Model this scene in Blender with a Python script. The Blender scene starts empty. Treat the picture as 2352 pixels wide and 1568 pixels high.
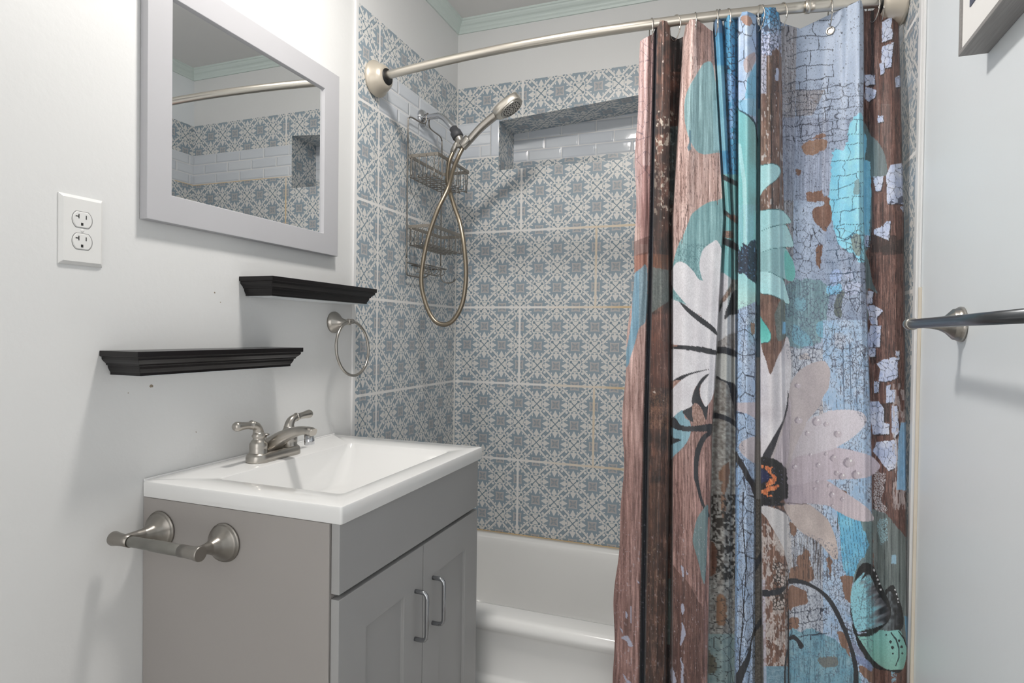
import bpy, math, random
import numpy as np
from mathutils import Vector, Matrix
C = bpy.context.scene
col = C.collection
random.seed(4)
pi = math.pi
# ------------------------------------------------------------------ camera
F_PX, YAW, PITCH, ROLL = 1401.357, 0.35628, -0.0131, 0.01313
CAM = Vector((1.11744, 0.0, 1.14))
_F = Vector((-math.sin(YAW)*math.cos(PITCH), math.cos(YAW)*math.cos(PITCH), math.sin(PITCH)))
_R0 = Vector((math.cos(YAW), math.sin(YAW), 0)); _U0 = _R0.cross(_F)
_R = _R0*math.cos(ROLL)+_U0*math.sin(ROLL); _U = _R.cross(_F)
cd = bpy.data.cameras.new('camera'); cam = bpy.data.objects.new('camera', cd); col.objects.link(cam)
cd.sensor_width = 36; cd.sensor_fit = 'HORIZONTAL'; cd.lens = F_PX/2352*36; cd.clip_start = 0.01
m = Matrix((_R, _U, -_F)).transposed().to_4x4(); m.translation = CAM
cam.matrix_world = m
C.camera = cam
# ------------------------------------------------------------------ world (daylight from the hall behind the doorway)
w = bpy.data.worlds.new('world'); C.world = w; w.use_nodes = True
w.node_tree.nodes['Background'].inputs[0].default_value = (1.0, .985, .965, 1)
w.node_tree.nodes['Background'].inputs[1].default_value = 1.9
LAMP = 170.0
PRINT_GAIN = 1.10
C.view_settings.view_transform = 'Standard'; C.view_settings.look = 'None'
C.view_settings.exposure = 0.03; C.view_settings.gamma = 1; C.view_settings.use_curve_mapping = False
# ------------------------------------------------------------------ room numbers
W, D, H = 1.480, 2.312, 2.425
P = 0.3075; ZB = 0.3233; SUB0, SUB1, TT = 1.8608, 2.005, 2.152
TRIM_L, TRIM_R = 1.603, 1.56
CHIPS = [(.905, 1.024, .0042), (.855, 1.014, .0014), (1.063, 1.224, .0020), (1.08, 1.203, .0015), (1.015, .914, .0015)]

# ------------------------------------------------------------------ node helpers
class X:
    """a socket with arithmetic"""
    nt = None
    def __init__(s, k): s.k = k
    @staticmethod
    def op(o, *a, clamp=False):
        n = X.nt.nodes.new('ShaderNodeMath'); n.operation = o; n.use_clamp = clamp
        for i, v in enumerate(a):
            if isinstance(v, X): X.nt.links.new(v.k, n.inputs[i])
            else: n.inputs[i].default_value = float(v)
        return X(n.outputs[0])
    def __add__(s, o): return X.op('ADD', s, o)
    __radd__ = __add__
    def __sub__(s, o): return X.op('SUBTRACT', s, o)
    def __rsub__(s, o): return X.op('SUBTRACT', o, s)
    def __mul__(s, o): return X.op('MULTIPLY', s, o)
    __rmul__ = __mul__
    def __truediv__(s, o): return X.op('DIVIDE', s, o)
    def __lt__(s, o): return X.op('LESS_THAN', s, o)
    def __gt__(s, o): return X.op('GREATER_THAN', s, o)
    def __and__(s, o): return X.op('MULTIPLY', s, o)
    def __or__(s, o): return X.op('MAXIMUM', s, o)
def xmin(a, b): return X.op('MINIMUM', a, b)
def xmax(a, b): return X.op('MAXIMUM', a, b)
def xabs(a): return X.op('ABSOLUTE', a)
def xfloor(a): return X.op('FLOOR', a)
def xmod(a, b): return X.op('FLOORED_MODULO', a, b)
def xmix(nt, f, a, b):
    n = nt.nodes.new('ShaderNodeMix'); n.data_type = 'RGBA'
    if isinstance(f, X): nt.links.new(f.k, n.inputs[0])
    else: n.inputs[0].default_value = f
    for i, c in ((6, a), (7, b)):
        if isinstance(c, (tuple, list)): n.inputs[i].default_value = (*c[:3], 1)
        else: nt.links.new(c, n.inputs[i])
    return n.outputs[2]
def noise(nt, scale, detail=3, coord='Object', stretch=None, rough=.5):
    tc = nt.nodes.new('ShaderNodeTexCoord'); n = nt.nodes.new('ShaderNodeTexNoise')
    n.inputs['Scale'].default_value = scale; n.inputs['Detail'].default_value = detail; n.inputs['Roughness'].default_value = rough
    if stretch:
        mp = nt.nodes.new('ShaderNodeMapping'); mp.inputs['Scale'].default_value = stretch
        nt.links.new(tc.outputs[coord], mp.inputs[0]); nt.links.new(mp.outputs[0], n.inputs[0])
    else: nt.links.new(tc.outputs[coord], n.inputs[0])
    return n.outputs[0]
def ramp(nt, k, lo, hi, c0=(0, 0, 0), c1=(1, 1, 1)):
    r = nt.nodes.new('ShaderNodeValToRGB'); nt.links.new(k, r.inputs[0])
    r.color_ramp.elements[0].position = lo; r.color_ramp.elements[1].position = hi
    r.color_ramp.elements[0].color = (*c0, 1); r.color_ramp.elements[1].color = (*c1, 1)
    return r.outputs[0]
def S(*c): return tuple(((v/255)/12.92 if v/255 <= .04045 else ((v/255+.055)/1.055)**2.4) for v in c)
def mat(name, c, rough=.5, metal=0, var=.06, vscale=6, bump=0, bscale=60, coat=0, stretch=None, spec=.5):
    mt = bpy.data.materials.new(name); mt.use_nodes = True; nt = mt.node_tree
    b = nt.nodes['Principled BSDF']
    n = noise(nt, vscale, 3, stretch=stretch)
    nt.links.new(xmix(nt, X(n), tuple(v*(1-var) for v in c), tuple(min(1, v*(1+var)) for v in c)), b.inputs['Base Color'])
    b.inputs['Roughness'].default_value = rough; b.inputs['Metallic'].default_value = metal
    b.inputs['Coat Weight'].default_value = coat; b.inputs['Specular IOR Level'].default_value = spec
    if bump:
        bn = nt.nodes.new('ShaderNodeBump'); bn.inputs['Strength'].default_value = bump; bn.inputs['Distance'].default_value = .002
        nt.links.new(noise(nt, bscale, 3, stretch=stretch), bn.inputs['Height']); nt.links.new(bn.outputs[0], b.inputs['Normal'])
    return mt
M = {}
M['wall'] = mat('white_wall_paint', (.765, .77, .77), .38, var=.015, vscale=3, bump=.22, bscale=70)
M['wallr'] = mat('cool_white_wall_paint', (.82, .86, .89), .38, var=.015, vscale=3, bump=.15, bscale=60)
M['ceil'] = mat('ceiling_paint', (.80, .79, .78), .8, var=.02)
M['floor'] = mat('grey_floor_vinyl', (.42, .41, .39), .4, var=.1)
M['mint'] = mat('pale_mint_gloss_paint', S(212, 224, 220), .35, var=.02)
M['white'] = mat('white_satin_paint', (.83, .83, .83), .3, var=.01)
M['beige'] = mat('cream_caulk_strip', S(226, 216, 200), .4, var=.04)
M['plastic'] = mat('white_plastic', (.80, .80, .79), .3, var=.01)
M['dark'] = mat('black_slot', (.015, .015, .015), .6, var=.1)
M['nickel'] = mat('brushed_nickel', (.46, .435, .40), .28, 1, var=.05, vscale=30)
M['nickel_d'] = mat('darker_brushed_nickel', (.32, .30, .275), .33, 1, var=.08, vscale=40)
M['roller'] = mat('dull_metal_roller', (.25, .245, .225), .42, .8, var=.12, vscale=40)
M['champagne'] = mat('satin_champagne_metal', (.70, .655, .585), .30, 1, var=.03)
M['champ_p'] = mat('champagne_painted_plastic', (.63, .57, .48), .35, .4, var=.03)
M['chrome'] = mat('chrome', (.58, .59, .61), .07, 1, var=.02)
M['chrome_d'] = mat('dark_polished_chrome', (.42, .43, .45), .12, 1, var=.02)
M['rubber'] = mat('grey_rubber', (.06, .062, .07), .5, var=.1)
M['bar'] = mat('dark_grey_metal_bar', (.17, .18, .19), .3, 1, var=.05, vscale=20)
M['wire_d'] = mat('dark_steel_wire', (.30, .28, .255), .32, 1, var=.08)  # even darker tone so the caddy stands out from the tile
M['band'] = mat('beige_steel_band', (.30, .275, .24), .45, .5, var=.05)
M['wire'] = mat('satin_steel_wire', (.50, .475, .44), .3, 1, var=.03)
M['wire_p'] = mat('beige_metal_band', (.36, .335, .30), .4, .6, var=.03)
M['porcelain'] = mat('white_porcelain', (.84, .84, .835), .1, var=.01, coat=.3)
M['tub'] = mat('white_enamel', (.88, .88, .87), .16, var=.03, vscale=5, coat=.2)
M['cab'] = mat('grey_cabinet_paint', (.37, .369, .368), .42, var=.05, vscale=4)
M['cabside'] = mat('taupe_grey_cabinet_side', (.365, .343, .328), .45, var=.06, vscale=3)
M['frame'] = mat('grey_mirror_frame_paint', (.50, .50, .525), .4, var=.02)
M['shelf'] = mat('black_stained_wood', (.008, .0065, .007), .27, var=.3, vscale=12, bump=.08, bscale=20, spec=.35)
M['greywood'] = mat('grey_oak_frame', (.27, .26, .255), .55, var=.3, vscale=40, stretch=(8, .4, 8))
M['mat_board'] = mat('white_mat_board', (.83, .82, .81), .8, var=.01)
M['ink'] = mat('dark_blue_grey_print', (.09, .10, .14), .6, var=.3, vscale=20)
M['blackhole'] = mat('black_socket_hole', (.008, .008, .008), .5, var=.1)
M['grout'] = mat('white_grout', (.72, .71, .69), .8, var=.05, vscale=15)
def m_mirror():
    mt = bpy.data.materials.new('mirror_silver'); mt.use_nodes = True; b = mt.node_tree.nodes['Principled BSDF']
    b.inputs['Metallic'].default_value = 1; b.inputs['Roughness'].default_value = .008
    nt = mt.node_tree; nt.links.new(xmix(nt, X(noise(nt, 4)), (.86, .87, .87), (.90, .91, .91)), b.inputs['Base Color'])
    return mt
M['mirror'] = m_mirror()
def m_glow():
    mt = bpy.data.materials.new('lit_frosted_glass'); mt.use_nodes = True; b = mt.node_tree.nodes['Principled BSDF']
    b.inputs['Base Color'].default_value = (.9, .9, .88, 1); b.inputs['Emission Color'].default_value = (1, .955, .90, 1)
    b.inputs['Emission Strength'].default_value = LAMP
    return mt
M['glow'] = m_glow()
def m_hose():
    mt = mat('ribbed_bronze_nickel_hose', (.33, .28, .215), .36, 1, var=.1, vscale=30); return mt
M['hose'] = m_hose()

# ---- patterned tile (UV in metres)
def m_tile():
    mt = bpy.data.materials.new('blue_grey_patterned_tile'); mt.use_nodes = True; nt = mt.node_tree; X.nt = nt
    b = nt.nodes['Principled BSDF']
    uv = nt.nodes.new('ShaderNodeUVMap'); uv.uv_map = 'UVMap'; sp = nt.nodes.new('ShaderNodeSeparateXYZ'); nt.links.new(uv.outputs[0], sp.inputs[0])
    u, v = X(sp.outputs[0]), X(sp.outputs[1])
    row = xfloor((v-ZB)/P); par = xmod(row, 2)
    pu = xmod(u-.29-par*P, 2*P); pv = xmod(v-ZB, P)
    # grout
    gw = .0043
    eu = xmin(pu, 2*P-pu); ev = xmin(pv, P-pv); edge = xmin(eu, ev)
    nz = X(noise(nt, 90, 2, 'UV'))
    grout = (edge+(nz-.5)*.0012) < gw
    s = P/4
    a0 = X.op('PINGPONG', pu/s, 1); b0 = X.op('PINGPONG', pv/s, 1)
    fl = (a0+b0) > 1
    a = a0+fl*(1-2*a0); q = b0+fl*(1-2*b0)
    wob = (X(noise(nt, 260, 2, 'UV'))-.5)*.03
    a = a+wob; q = q-wob
    t = xmax(a, q); n = xmin(a, q); df = xabs(a-q)
    # flower square
    sq = t < .318
    cream = sq
    blue = ((n > .145) & (t < .268)) | ((df < .036) & (t < .2)) | ((n < .09) & (t > .262) & (t < .285))
    blue = blue & sq
    # arrows
    head = (t > .46) & (n < (.715-t)*.56)
    barb = (xabs(t-.435) < .042) & (n < .14)
    stem = (n < .05) & (t > .30) & (t < .66)
    cream = cream | head | barb | stem
    # leaf with serrated rim
    d = (a+q-1)*.7071; e = (a-q)*.7071; ae = xabs(e); ad = xabs(d)
    sg = X.op('SIGN', d); es = e*sg
    ser = X.op('PINGPONG', ad+.02, .042)*.85
    out = .185-xmax(ad-.26, 0)*.75
    rim = (ae < (out+ser)) & (ae > .102) & (ad < .355)
    tip = (ad > .285) & (ad < .375) & (ae < out) & (es > -.02)
    curl_d = ad-.175; ce = es+.030
    rr2 = curl_d*curl_d+ce*ce
    dot = rr2 < .0046
    leaf_in = (ae < .102) & (ad < .285)
    cream = cream | rim | tip
    cream = cream & (1-leaf_in*(1-dot))
    cream = cream | (dot & leaf_in)
    dark = (ae > .074) & (ae < .098) & (ad < .27) & (1-dot)
    # grey square
    g = xmax(1-t, n)
    grey = g < (.235-xabs((1-t)-n)*.12)
    gdf = xabs((1-t)-n); gin = grey & (g < .175)
    gd = (gdf < .055) & gin & (g > .04)
    wing = (xabs(t-.60) < .05) & (xabs(n-.235) < .028)
    wing2 = (xabs(t-.83) < .03) & (xabs(n-.30) < .045)
    cream = (cream | wing | wing2) & (1-grey)
    light = (g > .165) & grey
    cream = cream & (1-blue*1.0)
    n2 = X(noise(nt, 9, 3, 'UV'))
    n3 = X(noise(nt, 420, 2, 'UV'))
    cb = xmix(nt, n2, (.26, .335, .40), (.305, .38, .445))
    cc = xmix(nt, n2, (.74, .725, .70), (.80, .785, .76))
    c = xmix(nt, cream, cb, cc)
    c = xmix(nt, dark*.8, c, (.15, .205, .25))
    c = xmix(nt, blue, c, (.19, .265, .32))
    c = xmix(nt, grey, c, (.43, .42, .42))
    c = xmix(nt, gd, c, (.30, .35, .40))
    c = xmix(nt, light*.6, c, (.58, .56, .55))
    c = xmix(nt, n3*.12, c, (.55, .58, .60))
    # grout, orange stained towards the far right and near the tub
    oc = nt.nodes.new('ShaderNodeTexCoord'); so = nt.nodes.new('ShaderNodeSeparateXYZ'); nt.links.new(oc.outputs['Object'], so.inputs[0])
    mr = nt.nodes.new('ShaderNodeMapRange'); mr.inputs['From Min'].default_value = .36; mr.inputs['From Max'].default_value = .72
    nt.links.new((X(so.outputs[0])+(X(noise(nt, 5, 2))-.5)*.55-xmax(X(so.outputs[2])-1.45, 0)*.9-xmax(.62-X(so.outputs[2]), 0)*.7).k, mr.inputs[0])
    onback = X(so.outputs[1]) > 2.2
    low = (v < (ZB+.006))
    stain = xmin((X(mr.outputs[0])*.8*onback+low*.8), 1)
    gc = xmix(nt, stain, (.84, .825, .81), (.68, .50, .26))
    c = xmix(nt, grout, c, gc)
    nt.links.new(c, b.inputs['Base Color'])
    rg = grout*.5+.32
    nt.links.new(rg.k, b.inputs['Roughness'])
    bn = nt.nodes.new('ShaderNodeBump'); bn.inputs['Strength'].default_value = .5; bn.inputs['Distance'].default_value = .002
    nt.links.new((1-grout).k, bn.inputs['Height']); nt.links.new(bn.outputs[0], b.inputs['Normal'])
    return mt
M['tile'] = m_tile()
def m_subway():
    mt = bpy.data.materials.new('glossy_white_subway_tile'); mt.use_nodes = True; nt = mt.node_tree; X.nt = nt
    b = nt.nodes['Principled BSDF']
    uv = nt.nodes.new('ShaderNodeUVMap'); uv.uv_map = 'UVMap'; sp = nt.nodes.new('ShaderNodeSeparateXYZ'); nt.links.new(uv.outputs[0], sp.inputs[0])
    u, v = X(sp.outputs[0]), X(sp.outputs[1])
    hh, ww = .0481, .148
    row = xfloor(v/hh); pv = xmod(v, hh); pu = xmod(u+xmod(row, 2)*ww/2, ww)
    edge = xmin(xmin(pu, ww-pu), xmin(pv, hh-pv))
    grout = edge < .0013
    mr = nt.nodes.new('ShaderNodeMapRange'); nt.links.new(edge.k, mr.inputs[0]); mr.inputs['From Min'].default_value = .001; mr.inputs['From Max'].default_value = .009
    mr.interpolation_type = 'SMOOTHSTEP'
    tid = X.op('FRACT', X.op('SINE', row*12.9+xfloor((u+xmod(row, 2)*ww/2)/ww)*78.2)*437.5)
    c = xmix(nt, tid, (.66, .70, .76), (.72, .755, .80))
    c = xmix(nt, grout, c, (.84, .83, .82))
    nt.links.new(c, b.inputs['Base Color']); nt.links.new((grout*.6+.06).k, b.inputs['Roughness'])
    bn = nt.nodes.new('ShaderNodeBump'); bn.inputs['Strength'].default_value = .55; bn.inputs['Distance'].default_value = .004
    nt.links.new((X(mr.outputs[0])+X(noise(nt, 25, 2, 'UV'))*.12).k, bn.inputs['Height']); nt.links.new(bn.outputs[0], b.inputs['Normal'])
    return mt
M['subway'] = m_subway()

# ------------------------------------------------------------------ mesh builder
def frame_for(d):
    d = d.normalized(); a = Vector((0, 0, 1)) if abs(d.z) < .9 else Vector((1, 0, 0))
    x = a.cross(d).normalized(); return x, d.cross(x)
def catmull(pts, n=8, closed=False):
    pts = [Vector(p) for p in pts]; out = []; N = len(pts)
    for i in range(N if closed else N-1):
        g = (lambda j: pts[j % N]) if closed else (lambda j: pts[min(max(j, 0), N-1)])
        p0, p1, p2, p3 = g(i-1), g(i), g(i+1), g(i+2)
        for k in range(n):
            t = k/n
            out.append(.5*((2*p1)+(p2-p0)*t+(2*p0-5*p1+4*p2-p3)*t*t+(3*p1-p0-3*p2+p3)*t**3))
    if not closed: out.append(pts[-1])
    return out
class MB:
    def __init__(s): s.v, s.f, s.sm, s.uv = [], [], [], {}
    def face(s, ids, smooth=False): s.f.append(tuple(ids)); s.sm.append(smooth)
    def box(s, a, b):
        i = len(s.v); x0, y0, z0 = a; x1, y1, z1 = b
        s.v += [Vector(p) for p in ((x0, y0, z0), (x1, y0, z0), (x1, y1, z0), (x0, y1, z0), (x0, y0, z1), (x1, y0, z1), (x1, y1, z1), (x0, y1, z1))]
        for q in ((0, 3, 2, 1), (4, 5, 6, 7), (0, 1, 5, 4), (1, 2, 6, 5), (2, 3, 7, 6), (3, 0, 4, 7)): s.face([i+k for k in q])
        return s
    def quad(s, pts, uvs=None):
        i = len(s.v); s.v += [Vector(p) for p in pts]; s.face(range(i, i+len(pts)))
        if uvs: s.uv[len(s.f)-1] = uvs
        return s
    def rings(s, rr, closed_ring=True, cap0=True, cap1=True, smooth=True, loop=False):
        base = len(s.v); n = len(rr[0])
        for r in rr: s.v += [Vector(p) for p in r]
        K = len(rr)
        for k in range(K if loop else K-1):
            k2 = (k+1) % K
            for j in range(n if closed_ring else n-1):
                j2 = (j+1) % n
                s.face((base+k*n+j, base+k*n+j2, base+k2*n+j2, base+k2*n+j), smooth)
        if not loop and closed_ring:
            if cap0: s.face([base+j for j in range(n)][::-1])
            if cap1: s.face([base+(K-1)*n+j for j in range(n)])
        return s
    def lathe(s, o, axis, prof, n=32, cap=True):
        """prof: (distance along axis, radius)"""
        o = Vector(o); ax = Vector(axis).normalized(); x, y = frame_for(ax); rr = []
        for d, r in prof:
            rr.append([o+ax*d+(x*math.cos(2*pi*j/n)+y*math.sin(2*pi*j/n))*max(r, 1e-5) for j in range(n)])
        return s.rings(rr, cap0=cap, cap1=cap)
    def tube(s, pts, r, n=12, loop=False, cap=True, flat=None):
        pts = [Vector(p) for p in pts]; K = len(pts)
        R = r if isinstance(r, (list, tuple)) else [r]*K
        T = []
        for i in range(K):
            a = pts[(i-1) % K] if (loop or i > 0) else pts[0]; b = pts[(i+1) % K] if (loop or i < K-1) else pts[-1]
            T.append((b-a).normalized())
        x, y = frame_for(T[0]); rr = []
        for i in range(K):
            x = (x-T[i]*x.dot(T[i])).normalized(); y = T[i].cross(x)
            rr.append([pts[i]+(x*math.cos(2*pi*j/n)+y*math.sin(2*pi*j/n))*R[i] for j in range(n)])
        return s.rings(rr, cap0=cap, cap1=cap, loop=loop)
    def sweep(s, prof, pts, loop=False):
        """prof: list of functions of corner -> point is precomputed by caller"""
        return s
    def build(s, name, mt, parent=None, bevel=0, seg=2, autosmooth=True):
        me = bpy.data.meshes.new(name); off = Vector((0, 0, 0))
        if parent is not None:
            q = parent
            while q is not None: off += q.location; q = q.parent
        me.from_pydata([tuple(p-off) for p in s.v], [], s.f)
        me.polygons.foreach_set('use_smooth', s.sm)
        if s.uv:
            L = me.uv_layers.new(name='UVMap')
            for fi, uvs in s.uv.items():
                for li, c in zip(me.polygons[fi].loop_indices, uvs): L.data[li].uv = c
        me.materials.append(mt); me.update()
        o = bpy.data.objects.new(name, me); col.objects.link(o)
        if parent is not None: o.parent = parent
        if bevel:
            b = o.modifiers.new('bevel', 'BEVEL'); b.width = bevel; b.segments = seg; b.limit_method = 'ANGLE'; b.angle_limit = math.radians(40); b.harden_normals = False
        return o
def thing(name, loc, label, cat, group=None):
    o = bpy.data.objects.new(name, None); col.objects.link(o); o.location = loc; o.empty_display_size = .03
    o['label'] = label; o['category'] = cat
    if group: o['group'] = group
    return o
def tag(o, label, cat, group=None):
    o['label'] = label; o['category'] = cat
    if group: o['group'] = group
    return o
def structure(o): o['kind'] = 'structure'; return o

# ------------------------------------------------------------------ setting
NX0, NX1, NZ0, NZ1, NZ1R, ND = .19, .872, 1.802, 2.0, 2.045, .17   # niche
Y0 = -.55
wl = structure(MB().box((-.1, Y0, 0), (0, D+.1, H)).build('wall_left', M['wall']))
wr = structure(MB().box((W, Y0, 0), (W+.1, D+.1, H)).build('wall_right', M['wallr']))
def chip(y, z, r, k):
    rn = random.Random(k); mb = MB(); n = 9
    q = [(.0003, y+r*(.6+.6*rn.random())*math.cos(2*pi*i/n), z+r*(.5+.6*rn.random())*math.sin(2*pi*i/n)) for i in range(n)]
    mb.quad(q); mb.build('paint_chip', M['chip'], wl)
M['chip'] = mat('bare_plaster_chip', (.30, .25, .19), .9, var=.3, vscale=200)
for k, (cy_, cz_, cr_) in enumerate(CHIPS): chip(cy_, cz_, cr_, k)
# back wall with the niche opening
mb = MB()
mb.box((0, D, 0), (W, D+.3, NZ0-.004)); mb.box((0, D, NZ1R+.03), (W, D+.3, H))
mb.box((0, D, NZ0-.004), (NX0-.004, D+.3, NZ1R+.03)); mb.box((NX1+.004, D, NZ0-.004), (W, D+.3, NZ1R+.03)); mb.box((NX0-.004, D+ND+.004, NZ0-.004), (NX1+.004, D+.3, NZ1R+.03))
wb = structure(mb.build('wall_back', M['wall']))
mb = MB().box((-.1, Y0-.1, 0), (.30, Y0, H)).box((1.32, Y0-.1, 0), (W+.1, Y0, H)).box((.30, Y0-.1, 2.05), (1.32, Y0, H))
structure(mb.build('wall_front', M['wall']))
structure(MB().box((-.1, Y0-.1, H), (W+.1, D+.3, H+.08)).build('ceiling', M['ceil']))
structure(MB().box((-.1, Y0-1.2, -.05), (W+.1, D+.1, 0)).build('floor', M['floor']))
T = .003
def colu(r): return .29+P*(r % 2)
# tile panels: back wall
mb = MB(); yb = D-T
def back(x0, x1, z0, z1, du=0, z1r=None, z0r=None):
    z1r = z1 if z1r is None else z1r; z0r = z0 if z0r is None else z0r
    mb.quad([(x0, yb, z0), (x1, yb, z0r), (x1, yb, z1r), (x0, yb, z1)], [(x0+du, z0), (x1+du, z0r), (x1+du, z1r), (x0+du, z1)])
back(0, W, ZB-.004, NZ0)
back(0, W, NZ0, SUB0) if False else None
back(0, NX0, NZ0, SUB0); back(NX1, W, NZ0, SUB0)
back(0, NX0, SUB1, TT, P); back(NX1, W, SUB1, TT, P)
mb.quad([(NX0, yb, NZ1), (NX1, yb, NZ1R), (NX1, yb, TT), (NX0, yb, TT)], [(NX0+P, NZ1+.003), (NX1+P, NZ1R), (NX1+P, TT), (NX0+P, TT)])
# niche inside (side walls, head, sill) and strip under the subway at its back
def nq(pts, uvs): mb.quad(pts, uvs)
yn = D+ND
nq([(NX0, yb, NZ0), (NX0, yn, NZ0), (NX0, yn, NZ1), (NX0, yb, NZ1)], [(.40, 1.90-.30), (.57, 1.60), (.57, 1.80), (.40, 1.80)])
nq([(NX1, yn, NZ0), (NX1, yb, NZ0), (NX1, yb, NZ1R), (NX1, yn, NZ1R)], [(.40, 1.60), (.57, 1.60), (.57, 1.83), (.40, 1.83)])
nq([(NX0, yb, NZ1), (NX0, yn, NZ1), (NX1, yn, NZ1R), (NX1, yb, NZ1R)], [(.31, 1.60), (.31, 1.77), (.90, 1.77), (.90, 1.60)])
nq([(NX0, yn, NZ0), (NX0, yb, NZ0), (NX1, yb, NZ0), (NX1, yn, NZ0)], [(.31, 1.77), (.31, 1.60), (.90, 1.60), (.90, 1.77)])
nq([(NX0, yn, NZ0), (NX1, yn, NZ0), (NX1, yn, 1.878), (NX0, yn, 1.878)], [(.62, 1.63), (1.19, 1.63), (1.19, 1.706), (.62, 1.706)])
mb.build('tile_panel', M['tile'], wb)
mb = MB()
def sub(pts, us): 
    z0 = SUB0; mb.quad(pts, [(u, v) for (u, v) in us])
sub([(0, yb, SUB0), (.152, yb, SUB0), (.152, yb, SUB1), (0, yb, SUB1)], [(.04, 0), (.192, 0), (.192, .1442), (.04, .1442)])
sub([(.155, yb, SUB0), (NX0, yb, SUB0), (NX0, yb, SUB1), (.155, yb, SUB1)], [(.003, .003), (.003, .045), (.145, .045), (.145, .003)])
sub([(NX1, yb, SUB0), (W, yb, SUB0), (W, yb, SUB1), (NX1, yb, SUB1)], [(NX1, 0), (W, 0), (W, .1442), (NX1, .1442)])
sub([(NX0, yn, 1.878), (NX1, yn, 1.878), (NX1, yn, NZ1R), (NX0, yn, NZ1R)], [(NX0-.256+.148, 0), (NX1-.256+.148, 0), (NX1-.256+.148, .1443+.023), (NX0-.256+.148, .1443+.023)])
mb.build('subway_band', M['subway'], wb)
def side_tiles(wall, xx, yf, flip):
    """tile on a side wall of the tub alcove"""
    mb = MB(); ms = MB()
    def q(m, y0, y1, z0, z1, u0, v0, v1):
        pts = [(xx, y0, z0), (xx, y1, z0), (xx, y1, z1), (xx, y0, z1)]; uv = [(u0, v0), (u0+y1-y0, v0), (u0+y1-y0, v1), (u0, v1)]
        if flip: pts = pts[::-1]; uv = uv[::-1]
        m.quad(pts, uv)
    yc = 1.722
    for r in range(5):
        z0 = ZB+P*r; z1 = z0+P
        q(mb, yc, D, z0, z1, colu(r)+.0, z0, z1); q(mb, yf, yc, z0, z1, colu(r)+2*P-(yc-yf), z0, z1)
    q(mb, yf, yc, SUB0, SUB1, colu(5)+2*P-(yc-yf), SUB0, SUB1)
    q(mb, yc, D, SUB1, TT, colu(5), SUB1, TT); q(mb, yf, yc, SUB1, TT, colu(5)+2*P-(yc-yf), SUB1, TT)
    q(mb, yf, 1.603, 0, ZB, .33, .7, .7+ZB*.9) if yf < 1.6 else None
    q(ms, yc, D, SUB0, SUB1, .03, 0, .1442)
    mb.build('tile_panel', M['tile'], wall); ms.build('subway_band', M['subway'], wall)
side_tiles(wl, T, TRIM_L, False)
side_tiles(wr, W-T, TRIM_R, True)
MB().box((T, D-T-.0045, ZB), (T+.0045, D-T, TT)).build('corner_grout', M['grout'], wb)
# edge trims of the tile
mb = MB(); 
mb.box((0, TRIM_L-.019, .0), (.007, TRIM_L-.009, H-.045)); mb.box((0, TRIM_L-.008, 0), (.0045, TRIM_L, H-.045))
structure(mb.build('trim_1', M['white'], bevel=.0015))
mb = MB(); mb.box((W-.008, TRIM_R-.022, 0), (W, TRIM_R, H-.045)); mb.box((W-.0045, TRIM_R-.034, 0), (W, TRIM_R-.022, H-.045))
t2 = structure(mb.build('trim_2', M['white'], bevel=.002))
MB().box((W-.006, TRIM_R-.041, 0), (W, TRIM_R-.034, 1.25)).build('caulk_strip', M['beige'], t2, bevel=.001)
# crown moulding round the room
prof = [(0, 2.378), (.006, 2.378), (.009, 2.386), (.013, 2.391), (.015, 2.396), (.018, 2.400), (.024, 2.404), (.030, 2.411), (.032, 2.416), (.036, 2.418), (.037, H)]
def ring(o, z): return [(o, Y0+o, z), (W-o, Y0+o, z), (W-o, D-o, z), (o, D-o, z)]
mb = MB(); mb.rings([ring(o, z) for o, z in prof], cap0=False, cap1=False, smooth=False)
structure(mb.build('trim_3', M['mint']))
structure(MB().box((0, Y0, 0), (.012, .885, .09)).build('baseboard_left', M['white'], bevel=.003))
structure(MB().box((W-.012, Y0, 0), (W, TRIM_R-.045, .09)).build('baseboard_right', M['white'], bevel=.003))

# ------------------------------------------------------------------ ceiling light (just above the frame)
LX, LY = .53, 1.08
t = thing('ceiling_light', (LX, LY, H), 'round ceiling light with a lit frosted bowl above the sink', 'ceiling light')
MB().lathe((LX, LY, H), (0, 0, -1), [(0, .05), (.05, .05), (.052, .115), (.062, .118), (.064, .05)], 40).build('canopy', M['nickel'], t)
MB().lathe((LX, LY, H-.063), (0, 0, -1), [(0, .088), (.008, .087), (.018, .078), (.027, .055), (.032, .025), (.033, 0.001)], 32).build('lamp_shade', M['glow'], t)

# ------------------------------------------------------------------ mirror
my0, my1, mz0, mz1 = .877, 1.487, 1.357, 1.876
iy0, iy1, iz0, iz1 = .933, 1.422, 1.414, 1.818
t = thing('wall_mirror', (0, 1.18, mz0), 'rectangular mirror in a wide pale grey frame hung above the black shelves', 'mirror')
mb = MB()
def rect(x, y0, y1, z0, z1): return [(x, y0, z0), (x, y1, z0), (x, y1, z1), (x, y0, z1)]
mb.rings([rect(.001, my0, my1, mz0, mz1), rect(.0205, my0, my1, mz0, mz1), rect(.0205, iy0, iy1, iz0, iz1), rect(.0125, iy0+.002, iy1-.002, iz0+.002, iz1-.002), rect(.001, iy0+.002, iy1-.002, iz0+.002, iz1-.002)], cap0=False, cap1=False, smooth=False)
mb.build('frame', M['frame'], t, bevel=.001)
MB().box((.002, iy0+.001, iz0+.001), (.0125, iy1-.001, iz1-.001)).build('mirror_glass', M['mirror'], t)

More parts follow.
